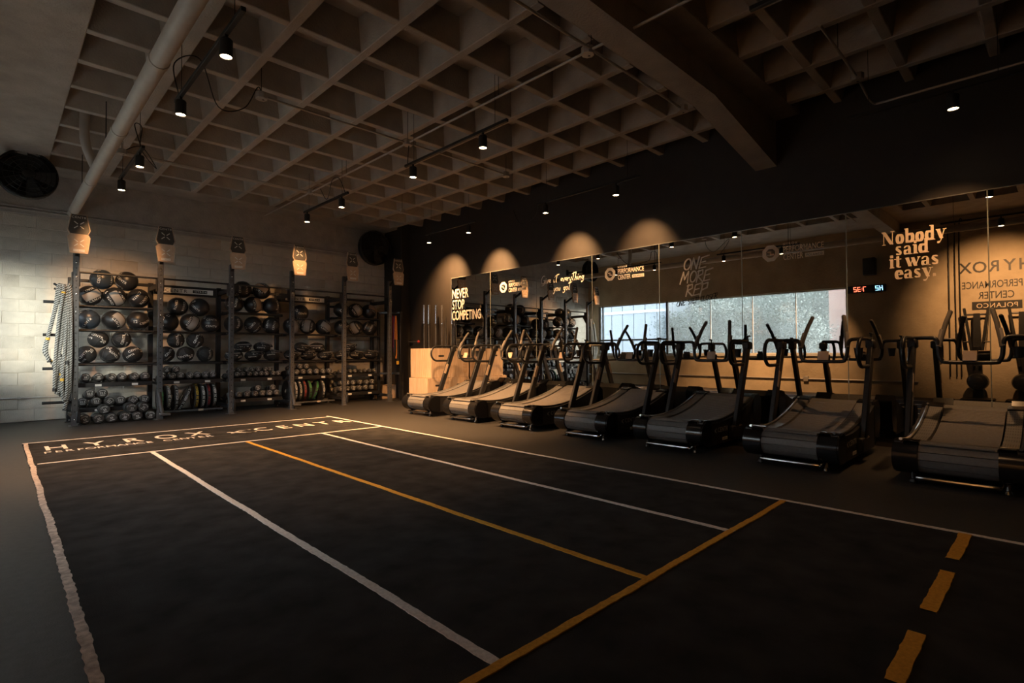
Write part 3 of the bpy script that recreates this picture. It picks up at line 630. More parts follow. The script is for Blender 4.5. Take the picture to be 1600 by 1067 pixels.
for b in range(5):
    x0, x1 = PX[b]+.04, PX[b+1]-.04
    lv = ['tray', 'bag', 'mid']+(['top'] if b in (0, 2, 4) else [])+(['low'] if b in (0, 2, 4) else [])
    for k in lv:
        z = SH[k]
        if k in ('low', 'tray'):
            s = part(MB().prism([(YS0, z-.02), (YS1, z+.05), (YS1, z+.062), (YS0, z-.008)], lambda u, v, d: (d, u, v), x0, x1), 'shelf_tray')
            part(MB().box(x0, x1, YS0-.012, YS0, z-.035, z+.035, .003), 'shelf_lip', 'steel_black', s)
            for f in (.24, .72): part(MB().box(x0+(x1-x0)*f, x0+(x1-x0)*f+.085, YS0-.015, YS0-.0125, z-.024, z+.012), 'label_plate', 'label_white', s, 0)
        else:
            s = part(MB().tube([(x0, YS0, z), (x1, YS0, z)], .02, 10), 'shelf_rail')
            part(MB().tube([(x0, YS1-.04, z+.01), (x1, YS1-.04, z+.01)], .02, 10), 'shelf_rail', 'steel_black', s)
        for x in (x0, x1): part(MB().bar((x, YS0-.01, z-.01), (x, YR_, z-.01), .05, .02, (1, 0, 0)), 'shelf_bracket')
    if b in (1, 3):                                          # plate cradle on the floor and the sign beam above
        part(MB().tube([(x0, YS0-.03, .085), (x1, YS0-.03, .085)], .02, 10), 'plate_rail', 'steel_grey')
        part(MB().tube([(x0, YS1-.05, .085), (x1, YS1-.05, .085)], .02, 10), 'plate_rail', 'steel_grey')
        part(MB().box(x0+.62, x0+.70, YS0-.055, YS0-.052, .07, .105), 'label_plate', 'card_tan', rg, 0)
        s = part(MB().box(x0, x1, YR_-.09, YR_-.02, 2.17, 2.34, .006), 'sign_beam')
        part(MB().box(x0+.10, x1-.08, YR_-.096, YR_-.089, 2.205, 2.295), 'sign_plate', 'label_white', s, 0)
        V, F = text2d('CENTR', .082, .002, 1.1, 1.35); lay(([(x+x0+.16, y+2.222) for x, y in V], F), lambda u, v: (u, YR_-.0972, v)).obj('sign_text', 'vinyl_black', s, 0, False)
        part(MB().box(x0+.60, x0+.84, YR_-.0985, YR_-.0965, 2.222, 2.278), 'sign_badge', 'vinyl_black', s, 0)
        V, F = text2d('HYROX', .05, .002, 1.0, 1.3); lay(([(x+x0+.63, y+2.233) for x, y in V], F), lambda u, v: (u, YR_-.0995, v)).obj('sign_text', 'label_white', s, 0, False)
    else:
        part(MB().bar((x0, YR_, 2.13), (x1, YR_, 2.13), .05, .04, (0, 1, 0)), 'rear_crossbar')
# storage pegs on the end post and the accessory frame past the last post
for z in (1.885, 1.39, .885, .375): part(MB().tube([(PX[0]-.03, YF, z), (.53, YF, z)], .022, 10), 'storage_peg')
for y, z in ((10.6, 2.10), (10.66, 2.18)): part(MB().tube([(PX[0]-.03, YF+.06, 2.0), (.66, y, z)], .016, 8), 'storage_peg')
for x, y in ((6.42, 10.98), (6.78, 10.62)): part(MB().box(x-.03, x+.03, y-.03, y+.03, .01, 2.05, .005).box(x-.05, x+.05, y-.05, y+.05, 0, .012), 'accessory_post')
part(MB().bar((6.42, 10.98, 2.03), (6.78, 10.62, 2.03), .05, .05, (0, 0, 1)), 'accessory_beam')
part(MB().bar((6.44, 10.96, .62), (6.78, 10.62, .62), .05, .05, (0, 0, 1)), 'accessory_beam')
for z in (1.93, 1.42): part(MB().tube([(6.60, 10.80, z), (6.52, 10.62, z+.01)], .014, 8), 'storage_peg')
# ------------------------------------------------------------------ wall-ball targets on the posts
def plate_poly(w0, w1, h0, h1, cut): return [(-w0+cut, h1), (w0-cut, h1), (w0, h1-cut*1.2), (w1, h0), (-w1, h0), (-w0, h1-cut*1.2)]
def make_target():
    t = thing('wall_ball_target', 'x', 'target', (0, 0, 0), 0, 'wall ball targets on the rig posts')
    fn = lambda u, v, d: (u, d, v)
    a = MB().prism([(-.085, .29), (.085, .29), (.125, .06), (.10, .0), (-.10, .0), (-.125, .06)], fn, 0, .03).obj('upper_plate', 'target_dark', t, 20)
    b = MB().prism([(-.10, 0), (.10, 0), (.135, -.045), (.105, -.29), (-.105, -.29), (-.135, -.045)], fn, -.004, .03).obj('lower_plate', 'target_tan', t, 20)
    MB().prism([(.085, .29), (.093, .292), (.135, .06), (.108, -.004), (.10, 0), (.125, .06)], fn, -.006, .032).obj('rim', 'target_tan', a, 20)
    MB().prism([(-.085, .29), (-.093, .292), (-.135, .06), (-.108, -.004), (-.10, 0), (-.125, .06)], fn, -.006, .032).obj('rim', 'target_tan', a, 20)
    F0 = lambda x, z, y: (lambda u, v: (x+u, y, z+v))
    V, F = text2d('CENTR', .045, .003, 1.1, 1.15, 'CENTER'); lay((V, F), F0(0, .235, -.002)).obj('lettering', 'label_white', a, 0, False)
    X_ = nib([([(-.055, .05), (-.016, .016)], .009, .009), ([(.055, .05), (.016, .016)], .009, .009), ([(-.055, -.05), (-.016, -.016)], .009, .009), ([(.055, -.05), (.016, -.016)], .009, .009)], 1.)
    lay(X_, F0(0, .135, -.002)).obj('cross_mark', 'label_white', a, 0, False); lay(X_, F0(0, -.135, -.006)).obj('cross_mark', 'label_white', b, 0, False)
    MB().box(-.065, .065, -.008, -.004, -.268, -.232).obj('badge', 'label_white', b, 0)
    V, F = text2d('HYROX', .03, .002, 1.0, 1.2, 'CENTER'); lay((V, F), F0(0, -.261, -.0085)).obj('badge_text', 'target_tan', b, 0, False)
    MB().box(-.02, .02, .03, .06, -.05, .05, .004).obj('mount', 'steel_black', t)
    return t
TT = ['dark and tan two-part target on the post beside the battle ropes', 'two-part target on the second rig post from the battle ropes', 'two-part target on the third rig post from the battle ropes',
      'brightly lit two-part target on the fourth rig post from the ropes', 'dim two-part target on the fifth rig post, left of the round fan', 'two-part target on the last rig post near the dark corner']
tg = make_target()
for i, x in enumerate(PX):
    o = tg if i == 0 else copy_tree(tg); o['label'] = TT[i]; o.location = (x-.005, YF-.38, 2.885); o.rotation_euler = (math.radians(-4), 0, 0)
# ------------------------------------------------------------------ balls, bags, dumbbells, plates on the rig
def on_sphere(VF, r, lon, lat):                              # lettering wrapped on a ball, facing -Y at lon 0
    out = []
    for x, y in VF[0]:
        a = lon+x/r/max(.3, math.cos(lat)); b = lat+y/r; out.append(((r)*math.cos(b)*math.sin(a), -r*math.cos(b)*math.cos(a), r*math.sin(b)))
    m = MB(); m.add(out, VF[1]); return m
def make_ball(kind, num):
    t = thing('medicine_ball', 'x', 'ball', (0, 0, 0), 0, 'medicine balls on the rig shelves'); R_ = .165
    MB().sphere((0, 0, 0), R_, 24, 14).obj('shell', 'ball_blue' if kind == 2 else 'ball_black', t, 60)
    if kind != 1 and kind != 2:                              # pale panel band
        rows = []
        for j in range(7):
            b = -.36+.72*j/6; rows.append([((R_+.0016)*math.cos(b)*math.sin(a), -(R_+.0016)*math.cos(b)*math.cos(a), (R_+.0016)*math.sin(b)) for a in [-.85+1.7*i/14 for i in range(15)]])
        MB().grid(rows).obj('band', 'ball_tan' if kind == 3 else 'ball_grey', t, 60)
    r2 = R_+.0022
    for lat in ((.50, -.62) if kind != 1 else (.05, -.7)):
        on_sphere(shift(text2d('CENTR', .052, .004, 1., 1.15, 'CENTER'), 0, 0), r2, 0, lat).obj('lettering', 'label_white', t, 0, False)
    on_sphere(text2d(num, .075, .005, 1., 1., 'CENTER'), r2, 1.15 if kind != 1 else -.9, .3).obj('number', 'label_white', t, 0, False)
    for b in (.42, -.42):
        MB().tube([((R_)*math.cos(b)*math.cos(a), R_*math.cos(b)*math.sin(a), R_*math.sin(b)) for a in [2*PI*i/28 for i in range(28)]], .0035, 5, True).obj('seam', 'plastic_matte', t)
    return t
BALLS = [make_ball(0, '9'), make_ball(1, '12'), make_ball(2, '6'), make_ball(3, '4')]
used = set()
def place(proto, label, loc, rot):
    o = copy_tree(proto) if proto.name in used else proto
    used.add(proto.name); o.location = loc; o.rotation_euler = rot; o['label'] = label; return o
BAY = ['rope-side bay', 'second bay from ropes', 'middle bay', 'fourth bay from ropes', 'band-side bay']
ORD = ['first', 'second', 'third', 'fourth', 'fifth', 'sixth', 'seventh', 'eighth', 'ninth', 'tenth', 'eleventh', 'twelfth', 'thirteenth']
KN = ['grey-banded ball', 'plain black ball', 'blue-black ball', 'tan-banded ball']
rb = random.Random(3)
def balls(b, lev, low, upp, lname):
    z = SH[lev]+.018+.165; n = 0
    for (lst, dz, yy, lay_) in ((low, 0, 11.0, ''), (upp, .284, 11.03, ' in the upper layer')):
        for i, (fx, kd) in enumerate(lst):
            lb = f'{ORD[i]} {KN[kd]}{lay_} on the {lname} shelf, {BAY[b]}' if lay_ else f'{ORD[i]} ball from left on the {lname} shelf rail, {BAY[b]}'
            place(BALLS[kd], lb, (PX[b]+fx, yy+rb.uniform(-.015, .015), z+dz+(0 if not lay_ else rb.uniform(-.01, .01))), (rb.uniform(-.5, .4), rb.uniform(-2.2, 2.2), rb.uniform(-.7, .7)))
balls(0, 'top', ((.22, 0), (.55, 0), (.88, 1)), ((.38, 2), (.72, 1)), 'top'); balls(0, 'mid', ((.20, 2), (.54, 0), (.88, 1)), (), 'second')
balls(1, 'mid', ((.22, 1), (.56, 0), (.90, 1)), ((.37, 1), (.72, 1)), 'upper')
balls(2, 'top', ((.21, 1), (.55, 3), (.89, 1)), ((.36, 1), (.72, 3)), 'top'); balls(2, 'mid', ((.20, 1), (.55, 1), (.89, 1)), (), 'second')
balls(3, 'mid', ((.20, 0), (.54, 0), (.88, 0)), ((.40, 1),), 'upper')
balls(4, 'top', ((.20, 1), (.54, 0), (.88, 3)), (), 'top'); balls(4, 'mid', ((.20, 1), (.54, 0), (.88, 1)), (), 'second')
def make_slam(bag):
    t = thing('sand_bag' if bag else 'slam_ball', 'x', 'bag' if bag else 'ball', (0, 0, 0), 0, 'weighted bags on the rig shelves' if bag else 'slam balls on the rig shelves')
    sq = (1.15, 1.0, .72) if bag else (1, 1, .96); R_ = .140
    m = MB().sphere((0, 0, 0), R_, 22, 14, sq)
    m.v = [tuple(Vector(p)*(1+.035*math.sin(5*math.atan2(p[1], p[0]))*math.cos(p[2]/R_*1.4))) for p in m.v]; m.obj('shell', 'bag_cloth', t, 60)
    for k in range(4 if not bag else 3):
        a = PI*k/(4 if not bag else 3)+.3
        MB().tube([(1.012*R_*sq[0]*math.cos(q)*math.cos(a), 1.012*R_*sq[1]*math.cos(q)*math.sin(a), 1.012*R_*sq[2]*math.sin(q)) for q in [2*PI*i/26 for i in range(26)]], .004, 5, True).obj('seam', 'plastic_matte', t)
    on = lambda s, sz, lo, la, nm: (lambda m: (setattr(m, 'v', [(x*sq[0], y*sq[1], z*sq[2]) for x, y, z in m.v]), m.obj(nm, 'label_white', t, 0, False)))(on_sphere(text2d(s, sz, .005, 1, 1.1, 'CENTER'), R_*1.045, lo, la))
    on('CENTR', .055, -.1, .1, 'lettering'); on('20', .075, .75, -.25, 'number'); on('CENTR', .04, -.8, -.35, 'lettering')
    if bag:
        for s in (-1, 1): MB().tube(spline([(s*.06-.05, -.13, .05), (s*.06-.03, -.175, .02), (s*.06+.03, -.175, .02), (s*.06+.05, -.13, .05)], 5), .011, 6).obj('handle', 'plastic_matte', t)
        MB().bar((-.12, -.11, .065), (.12, -.11, .065), .05, .012, (0, 0, 1), ch=.003).obj('patch', 'ball_grey', t)
    return t
SLAM, BAG = make_slam(False), make_slam(True)
def slams(b, lst, bag):
    for i, (fx, dz) in enumerate(lst):
        lb = f"{ORD[i]} {'weighted bag' if bag else 'stitched slam ball'} from left on the {'bag' if bag else 'slam ball'} shelf, {BAY[b]}"
        place(BAG if bag else SLAM, lb, (PX[b]+fx, 10.98+rb.uniform(-.02, .02), SH['bag']+.02+(.108 if bag else .142)+dz), (rb.uniform(-.7, .7), rb.uniform(-2.5, 2.5), rb.uniform(-.9, .9)) if not bag else (rb.uniform(-.3, .3), rb.uniform(-.15, .15), rb.uniform(-.5, .5)))
slams(0, ((.18, 0), (.335, .25), (.49, 0), (.645, .25), (.80, 0)), False); slams(1, ((.18, 0), (.335, .25), (.49, 0), (.80, 0), (.645, .25)), False)
slams(2, ((.20, 0), (.36, .17), (.55, 0), (.90, 0), (.72, .16)), True); slams(3, ((.20, 0), (.55, 0), (.90, 0), (.40, .16), (.74, .16)), True); slams(4, ((.20, 0), (.55, 0), (.90, 0), (.38, .16)), True)
def make_db(r, num):                                         # round-head dumbbell, axis along Y, lettered end facing -Y
    t = thing('dumbbell', 'x', 'dumbbell', (0, 0, 0), 0, 'dumbbells on the rig'); L = r*1.5
    hp = [(r*.45, 0), (r*.80, 0), (r*.93, r*.10), (r, r*.30), (r, L-r*.25), (r*.85, L), (r*.45, L)]
    for y0, s in ((-.15, 1), (.15, -1)): MB().lathe([(a, s*h) for a, h in hp], (0, y0, 0), 'Y', 18).obj('head', 'head_urethane', t, 30)
    MB().lathe([(.015, -.09), (.017, -.04), (.018, 0), (.017, .04), (.015, .09)], (0, 0, 0), 'Y', 10).obj('handle', 'chrome', t)
    fn = lambda u, v: (u, -.1512, v)
    lay(merge(arc_text('CENTR', r*.34, r*.50, .004), shift(text2d(num, r*.58, .010, 1, 1, 'CENTER'), 0, -r*.22), ([(-r*.42, -r*.50), (r*.42, -r*.50), (r*.42, -r*.42), (-r*.42, -r*.42)], [(0, 1, 2, 3)])), fn).obj('lettering', 'label_white', t, 0, False)
    return t
DB = {'25': make_db(.078, '25'), '22.5': make_db(.074, '22.5'), '20': make_db(.068, '20'), '15': make_db(.062, '15'), '8': make_db(.050, '8'), '5': make_db(.045, '5')}
DR = {'25': .078, '22.5': .074, '20': .068, '15': .062, '8': .050, '5': .045}
def dumbbells(b, zb, y, num, xs, where, slope=True, z2=None):
    r = DR[num]
    for i, fx in enumerate(xs):
        place(DB[num], f'{ORD[i]} dumbbell from left {where}, {BAY[b]}', (PX[b]+fx, y+rb.uniform(-.008, .008), zb+r+.002), (math.radians(-11) if slope else 0, rb.choice((0, 0, .25, -.3, .7)), rb.uniform(-.06, .06)))
YD = 11.02; TZ, LZ = SH['tray']+.03, SH['low']+.03
R5 = lambda a, st, n: [a+st*i for i in range(n)]
dumbbells(0, TZ, YD, '20', R5(.17, .158, 6), 'on the tray shelf')
dumbbells(0, LZ, YD, '22.5', R5(.14, .163, 6), 'along the low tray'); dumbbells(0, LZ+.128, YD, '22.5', (.22, .385), 'in the upper layer of the low tray')
dumbbells(0, 0, 10.70, '25', R5(.13, .172, 6), 'standing on the floor', False); dumbbells(0, .135, 10.72, '25', (.385, .73, .895), 'stacked on the floor row', False)
dumbbells(1, TZ, YD, '15', R5(.12, .134, 7), 'along the tray'); dumbbells(1, TZ+.107, YD, '15', (.19, .325), 'in the upper layer of the tray')
dumbbells(2, TZ, YD, '8', R5(.10, .113, 9), 'along the tray'); dumbbells(2, TZ+.086, YD, '8', R5(.16, .113, 7), 'in the upper layer of the tray')
dumbbells(2, LZ, YD, '15', R5(.12, .140, 7), 'along the low tray'); dumbbells(2, LZ+.107, YD, '15', (.61, .89), 'in the upper layer of the low tray')
dumbbells(3, TZ, YD, '15', R5(.12, .140, 7), 'along the tray'); dumbbells(3, TZ+.107, YD, '15', (.19, .33, .47), 'in the upper layer of the tray')
dumbbells(4, TZ, YD, '5', R5(.12, .118, 8), 'along the tray'); dumbbells(4, LZ, YD, '15', R5(.13, .150, 6), 'along the low tray'); dumbbells(4, LZ+.126, YD, '15', R5(.14, .150, 6), 'in the upper layer of the low tray')
def make_plate(th, mk):
    t = thing('bumper_plate', 'x', 'weight plate', (0, 0, 0), 0, 'bumper plates standing in the floor cradles'); R_ = .225
    MB().lathe([(.026, -th/2), (.075, -th/2), (.08, -th/2+.006), (.17, -th/2+.006), (.178, -th/2), (.217, -th/2), (R_, -th/2+.007), (R_, th/2-.007), (.217, th/2), (.178, th/2), (.17, th/2-.006), (.08, th/2-.006), (.075, th/2), (.026, th/2)], (0, 0, 0), 'X', 36).obj('disc', 'rubber_black', t, 30)
    MB().lathe([(.040, -th/2-.004), (.046, -th/2), (.046, th/2), (.040, th/2+.004)], (0, 0, 0), 'X', 20).obj('hub', 'chrome', t)
    V, F = text2d('CENTR 20 KG', min(th*.85, .05), .004, 1, 1.1, 'CENTER')
    for a0 in (2.45, 1.2): 
        m = MB(); m.add([(v-th*.22, (R_+.0012)*-math.sin(a0+u/R_), (R_+.0012)*-math.cos(a0+u/R_)) for u, v in V], F); m.obj('lettering', mk, t, 0, False)
    return t
PM = ['mark_green', 'label_white', 'mark_yellow', 'mark_red', 'mark_blue']; PN = ['green', 'white', 'yellow', 'red', 'blue']
PLS = [make_plate(.06, m) for m in PM]
for b, lst in ((1, ((.10, 0, 0), (.20, 1, 0), (.32, 1, 0), (.47, 1, .42), (.64, 2, 0), (.73, 1, 0), (.83, 3, 0), (.92, 1, 0))), (3, ((.12, 4, 0), (.22, 1, 0), (.32, 1, 0), (.42, 3, 0), (.53, 0, 0), (.66, 0, .30), (.80, 1, 0)))):
    for i, (fx, k, tl) in enumerate(lst):
        place(PLS[k], f'{ORD[i]} bumper plate from left, {PN[k]} rim lettering, {BAY[b]}', (PX[b]+fx, 11.005, .318-(.02 if tl else 0)), (rb.uniform(-.4, .4), tl, rb.uniform(-.05, .05) if not tl else -.1))
# ------------------------------------------------------------------ battle ropes on the end pegs
def rope(label, pts, r=.021, tapes=()):
    P = spline(pts, 46); N = len(P); n = 12; m = MB(); L = [0]
    for a, b in zip(P, P[1:]): L.append(L[-1]+(b-a).length)
    ph = lambda i, a: 3*a-L[i]*170
    m.tube(P, r, n, rf=lambda i, a: r*(1+.13*math.cos(ph(i, a))))
    me = m.mesh('strands', 'rope', 60, False); ca = me.color_attributes.new('Col', 'FLOAT_COLOR', 'POINT')
    for i in range(N):
        for k in range(n):
            c = math.cos(ph(i, 2*PI*k/n)); f = .5+.5*c; q = .02+.62*f**2.4; ca.data[i*n+k].color = (q, q*.97, q*.90, 1)
    t = thing('battle_rope', label, 'rope', (0, 0, 0), 0, 'battle ropes hung on the end post'); link('strands', me, t)
    for f in tapes:
        i = int(f*(N-6)); MB().tube(P[i:i+5], r*1.22, 10).obj('tape', 'tape_yellow', t)
    for i in (0, N-9): MB().tube(P[i:i+9], r*1.18, 10).obj('end_sleeve', 'rubber_black', t)
    return t
rope('battle rope with the lowest hanging loops, outermost on the end pegs', [(.66, 10.40, .92), (.59, 10.40, 1.05), (.545, 10.40, 1.16), (.60, 10.40, 1.45), (.66, 10.41, 1.8), (.69, 10.44, 2.08), (.715, 10.46, 2.15), (.735, 10.44, 2.05), (.73, 10.41, 1.5), (.70, 10.40, .8), (.73, 10.40, .50), (.77, 10.40, .56), (.775, 10.40, .9)], tapes=(.05, .62))
rope('battle rope bulging outward with two yellow tapes at mid height', [(.60, 10.36, .98), (.565, 10.36, 1.2), (.63, 10.36, 1.6), (.70, 10.37, 1.95), (.735, 10.44, 2.14), (.765, 10.40, 2.02), (.74, 10.36, 1.4), (.69, 10.35, .9), (.665, 10.35, .62), (.70, 10.35, .52), (.74, 10.35, .75), (.72, 10.36, 1.1)], tapes=(.12, .93))
rope('battle rope hanging straight down in the middle of the rope bundle', [(.66, 10.33, .55), (.665, 10.33, 1.0), (.70, 10.33, 1.6), (.75, 10.36, 2.02), (.775, 10.44, 2.14), (.795, 10.40, 2.0), (.775, 10.33, 1.3), (.745, 10.32, .7), (.765, 10.32, .42), (.80, 10.32, .55), (.80, 10.33, 1.0)], tapes=(.3, .7))
rope('battle rope tight against the end post, ending near the floor', [(.81, 10.36, .35), (.81, 10.36, 1.0), (.81, 10.37, 1.7), (.81, 10.44, 2.13), (.835, 10.40, 2.0), (.845, 10.36, 1.2), (.83, 10.35, .6), (.80, 10.35, .40), (.775, 10.35, .26)], tapes=())
# ------------------------------------------------------------------ corner: bands, plank box, barbells, plyo boxes
for k, (nm, mt, dx) in enumerate((('bright red', 'band_red', 0), ('dark purple', 'band_purple', .035), ('orange', 'band_orange', .06))):
    t = thing('stretch_band', f'{nm} looped stretch band hanging on the accessory frame', 'band', (6.56+dx, 10.60-.02*k, 1.93), 0, 'stretch bands on the frame')
    MB().tube(spline([(0, 0, .02), (-.02, 0, -.2), (-.015, 0, -.6-.1*k), (.0, 0, -.72-.12*k), (.02, 0, -.6-.1*k), (.02, 0, -.2)], 6, True), .011, 6, True).obj('loop', mt, t)
for k, (x, y, l) in enumerate(((6.66, 10.55, .55), (6.50, 10.66, .62), (6.58, 10.55, .35))):
    t = thing('suspension_strap', ('black suspension strap with yellow buckle on the accessory frame', 'grey webbing strap hanging nearest the last dumbbell bay', 'short black strap below the red stretch band')[k], 'strap', (x, y, 1.40), 0, 'straps on the accessory frame')
    MB().bar((0, 0, 0), (.01, 0, -l), .045, .006, (0, 1, 0), ch=.001).obj('webbing', ('bag_cloth', 'ball_grey', 'bag_cloth')[k], t)
    MB().box(-.03, .03, -.012, .012, -l-.02, -l+.06, .004).obj('buckle', ('tape_yellow', 'steel_grey', 'steel_black')[k], t)
def crate(label, x0, x1, y0, y1, z0, z1, hole=True, txt=False):
    t = thing('plyo_box', label, 'box', ((x0+x1)/2, (y0+y1)/2, z0), 0, 'wooden plyo boxes in the corner'); a, b, h = (x1-x0)/2, (y1-y0)/2, z1-z0; w_ = .018
    MB().box(-a, a, -b, -b+w_, 0, h, .002).obj('side_board', 'wood', t); MB().box(-a, a, b-w_, b, 0, h, .002).obj('side_board', 'wood', t)
    MB().box(-a, -a+w_, -b+w_, b-w_, 0, h, .002).obj('end_board', 'wood', t); MB().box(a-w_, a, -b+w_, b-w_, 0, h, .002).obj('end_board', 'wood', t)
    MB().box(-a+w_, a-w_, -b+w_, b-w_, h-w_, h-.001, .002).obj('top_board', 'wood', t); MB().box(-a+w_, a-w_, -b+w_, b-w_, .001, w_, .002).obj('bottom_board', 'wood', t)
    if hole: MB().prism(arc(-.055, h*.74, .018, .018, 90, 270, 8)+arc(.055, h*.74, .018, .018, -90, 90, 8), lambda u, v, d: (u, d, v), -b-.0012, -b+.001).obj('hand_slot', 'vinyl_black', t, 0)
    if txt:
        V, F = text2d('CENTR', .13, .0, 1, 1.05); lay(V and ([(-y, x) for x, y in V], F), lambda u, v: (a-.06+u, -b-.0014, .08+v)).obj('lettering', 'wood_edge', t, 0, False)
    return t
crate('upper plyo box at the outer end of the stack', 6.31, 6.80, 8.75, 9.49, .585, 1.185)
crate('upper plyo box pushed against the mirror, lettered side', 6.81, 7.285, 8.75, 9.49, .585, 1.185, True, True)
crate('lower plyo box at the outer end of the stack', 6.205, 6.735, 8.74, 9.39, 0, .58)
crate('lower plyo box pushed against the mirror', 6.75, 7.285, 8.74, 9.39, 0, .58)
crate('low wooden plyo box on the floor behind the stretch bands', 6.62, 7.03, 11.2, 11.62, 0, .32, False)
hb = thing('barbell_holder', 'black floor holder keeping the barbells upright behind the plyo boxes', 'rack', (7.10, 9.85, 0))
MB().box(-.15, .15, -.48, .48, 0, .05, .01).obj('base', 'steel_black', hb); MB().box(-.02, .02, -.48, .48, .05, .30, .01).obj('web', 'steel_black', hb)
for k, (y, x, hgt) in enumerate(((10.13, 7.10, 2.20), (10.03, 7.17, 2.195), (9.92, 7.08, 2.185), (9.74, 7.16, 2.175), (9.66, 7.09, 2.17), (9.50, 7.14, 2.155))):
    t = thing('barbell', f'{ORD[k]} upright barbell counted from the dark corner', 'barbell', (x, y, .05), 0, 'barbells stood upright in the corner')
    MB().lathe([(.014, .42), (.014, hgt-.47)], n=10).obj('shaft', 'steel_grey', t)
    MB().lathe([(.025, 0), (.025, .41)], n=14).obj('sleeve', 'chrome', t); MB().lathe([(.025, hgt-.465), (.025, hgt-.052), (.021, hgt-.05)], n=14).obj('sleeve', 'chrome' if k % 2 == 0 else 'steel_grey', t)
    for z in (.41, hgt-.48): MB().lathe([(.03, 0), (.036, .004), (.036, .016), (.03, .02)], (0, 0, z), n=14).obj('collar', 'chrome', t)
t = thing('foam_roller', 'thin black pointed pole leaning upright beside the slogan mirror', 'pole', (7.16, 9.40, 0)); t.name = 'training_pole'
MB().lathe([(.024, 0), (.024, 1.6), (.008, 1.90)], n=12).obj('shaft', 'rubber_black', t); MB().lathe([(.03, 0), (.03, .06)], n=12).obj('tip', 'rubber_black', t)
t = thing('wall_peg', 'short red-tipped steel peg sticking out of the dark wall', 'peg', (XR, 10.62, 1.36))
MB().tube([(.0, .33, 0), (-.10, .30, 0), (-.10, -.10, 0)], .017, 8).obj('bar', 'steel_grey', t); MB().sphere((-.10, -.12, 0), .033, 12, 8).obj('tip', 'mark_red', t)
MB().box(-.012, .012, .26, .40, -.06, .06, .003).obj('wall_plate', 'steel_black', t)
# ------------------------------------------------------------------ pipes, conduits, fans
t = thing('drain_pipe', 'fat white drain pipe running under the ceiling to the block wall', 'pipe', (0, 0, 0))
MB().tube([(.955, YN, 3.52), (.955, YB-.02, 3.52)], .072, 18).obj('pipe', 'pipe_white', t)
for y in (1.0, 5.1, 7.0, 9.35, 11.45): MB().tube([(.955, y, 3.52), (.955, y+.07, 3.52)], .079, 18).obj('coupling', 'pipe_white', t)
for y in (4.4, 8.0, 10.4): MB().tube([(.955, y, 3.59), (.955, y, ZR+.05)], .006, 6).obj('hanger', 'steel_black', t)
MB().tube(spline([(.955, 8.9, 3.58), (.90, 8.9, 3.72), (.84, 8.9, 3.95), (.84, 8.9, ZS)], 4), .055, 14).obj('branch', 'pipe_white', t)
ZC = 3.90
def conduit(label, pts, boxes, rods):
    t = thing('electrical_conduit', label, 'conduit', (0, 0, 0), 0, 'conduits under the ceiling')
    MB().tube(pts, .013, 8).obj('tube', 'conduit', t)
    for x, y in boxes:
        b = MB().lathe([(.058, -.035), (.062, -.03), (.062, .03), (.058, .035)], (x, y, ZC), n=8).obj('junction_box', 'conduit', t, 20)
        MB().lathe([(.012, -.0365), (.012, -.0352)], (x+.02, y, ZC), n=8).obj('knockout', 'vinyl_black', b, 0)
    for x, y in rods: MB().tube([(x, y, ZC), (x, y, ZS)], .004, 6).obj('rod', 'steel_black', t)
conduit('pale conduit running lengthwise above the middle lane to the block wall', [(3.93, -2.5, ZC), (3.93, 11.2, ZC)], [], [(3.93, y) for y in (4.2, 7.7)])
conduit('cross conduit nearest the block wall with three junction boxes', [(1.25, 8.98, ZC), (5.8, 8.98, ZC)], [(1.25, 8.98), (3.93, 8.98), (5.77, 8.98)], [(1.25, 8.98), (5.77, 8.98)])
conduit('cross conduit in the middle of the ceiling with white junction box', [(2.06, 5.98, ZC), (5.8, 5.98, ZC)], [(2.06, 5.98), (3.93, 5.98), (5.75, 5.98)], [(2.06, 5.98), (3.93, 5.98), (5.75, 5.98)])
conduit('cross conduit beside the deep concrete beam', [(1.25, 2.94, ZC), (5.66, 2.94, ZC)], [(3.93, 2.98), (5.66, 2.94)], [(3.93, 2.94)])
conduit('dark conduit bent over the lettered corner of the ceiling', spline([(5.05, 1.35, ZC), (6.25, 1.35, ZC), (6.9, 1.35, ZC-.05), (6.98, 1.25, ZC-.06), (6.98, .9, ZC-.06), (6.98, -2, ZC-.06)], 5), [(6.3, 1.35)], [(5.6, 1.35), (6.98, .7)])
t = thing('wall_conduit', 'grey conduit low on the window wall under the sill', 'conduit', (XL, 0, 0))
MB().tube([(.03, 2.2, .36), (.03, 11.6, .36)], .02, 8).obj('tube', 'conduit', t)
for y in (4.6, 8.4): MB().box(.0, .06, y-.06, y+.06, .29, .43, .008).obj('junction_box', 'conduit', t)
t = thing('skirting_conduit', 'thin pale conduit low on the white block wall left of the ropes', 'conduit', (0, YB, 0))
MB().tube([(XL+.02, -.03, .40), (.85, -.03, .385)], .012, 8).obj('tube', 'pipe_white', t); MB().box(.3, .34, -.045, -.0, .37, .41, .004).obj('clip', 'pipe_white', t)
for k, (y, z1) in enumerate(((1.615, 3.62), (1.50, 3.72), (1.42, 3.76))):
    t = thing('drop_conduit', f'{ORD[k]} black conduit dropping down the lettered wall, from the window side', 'conduit', (XL, 0, 0), 0, 'conduits on the lettered wall')
    MB().tube(spline([(.03, y+.06*(1 if k == 0 else -1), z1+.25), (.03, y, z1), (.03, y, 1.0), (.03, y, .5)], 6), .012, 7).obj('tube', 'vinyl_black', t)
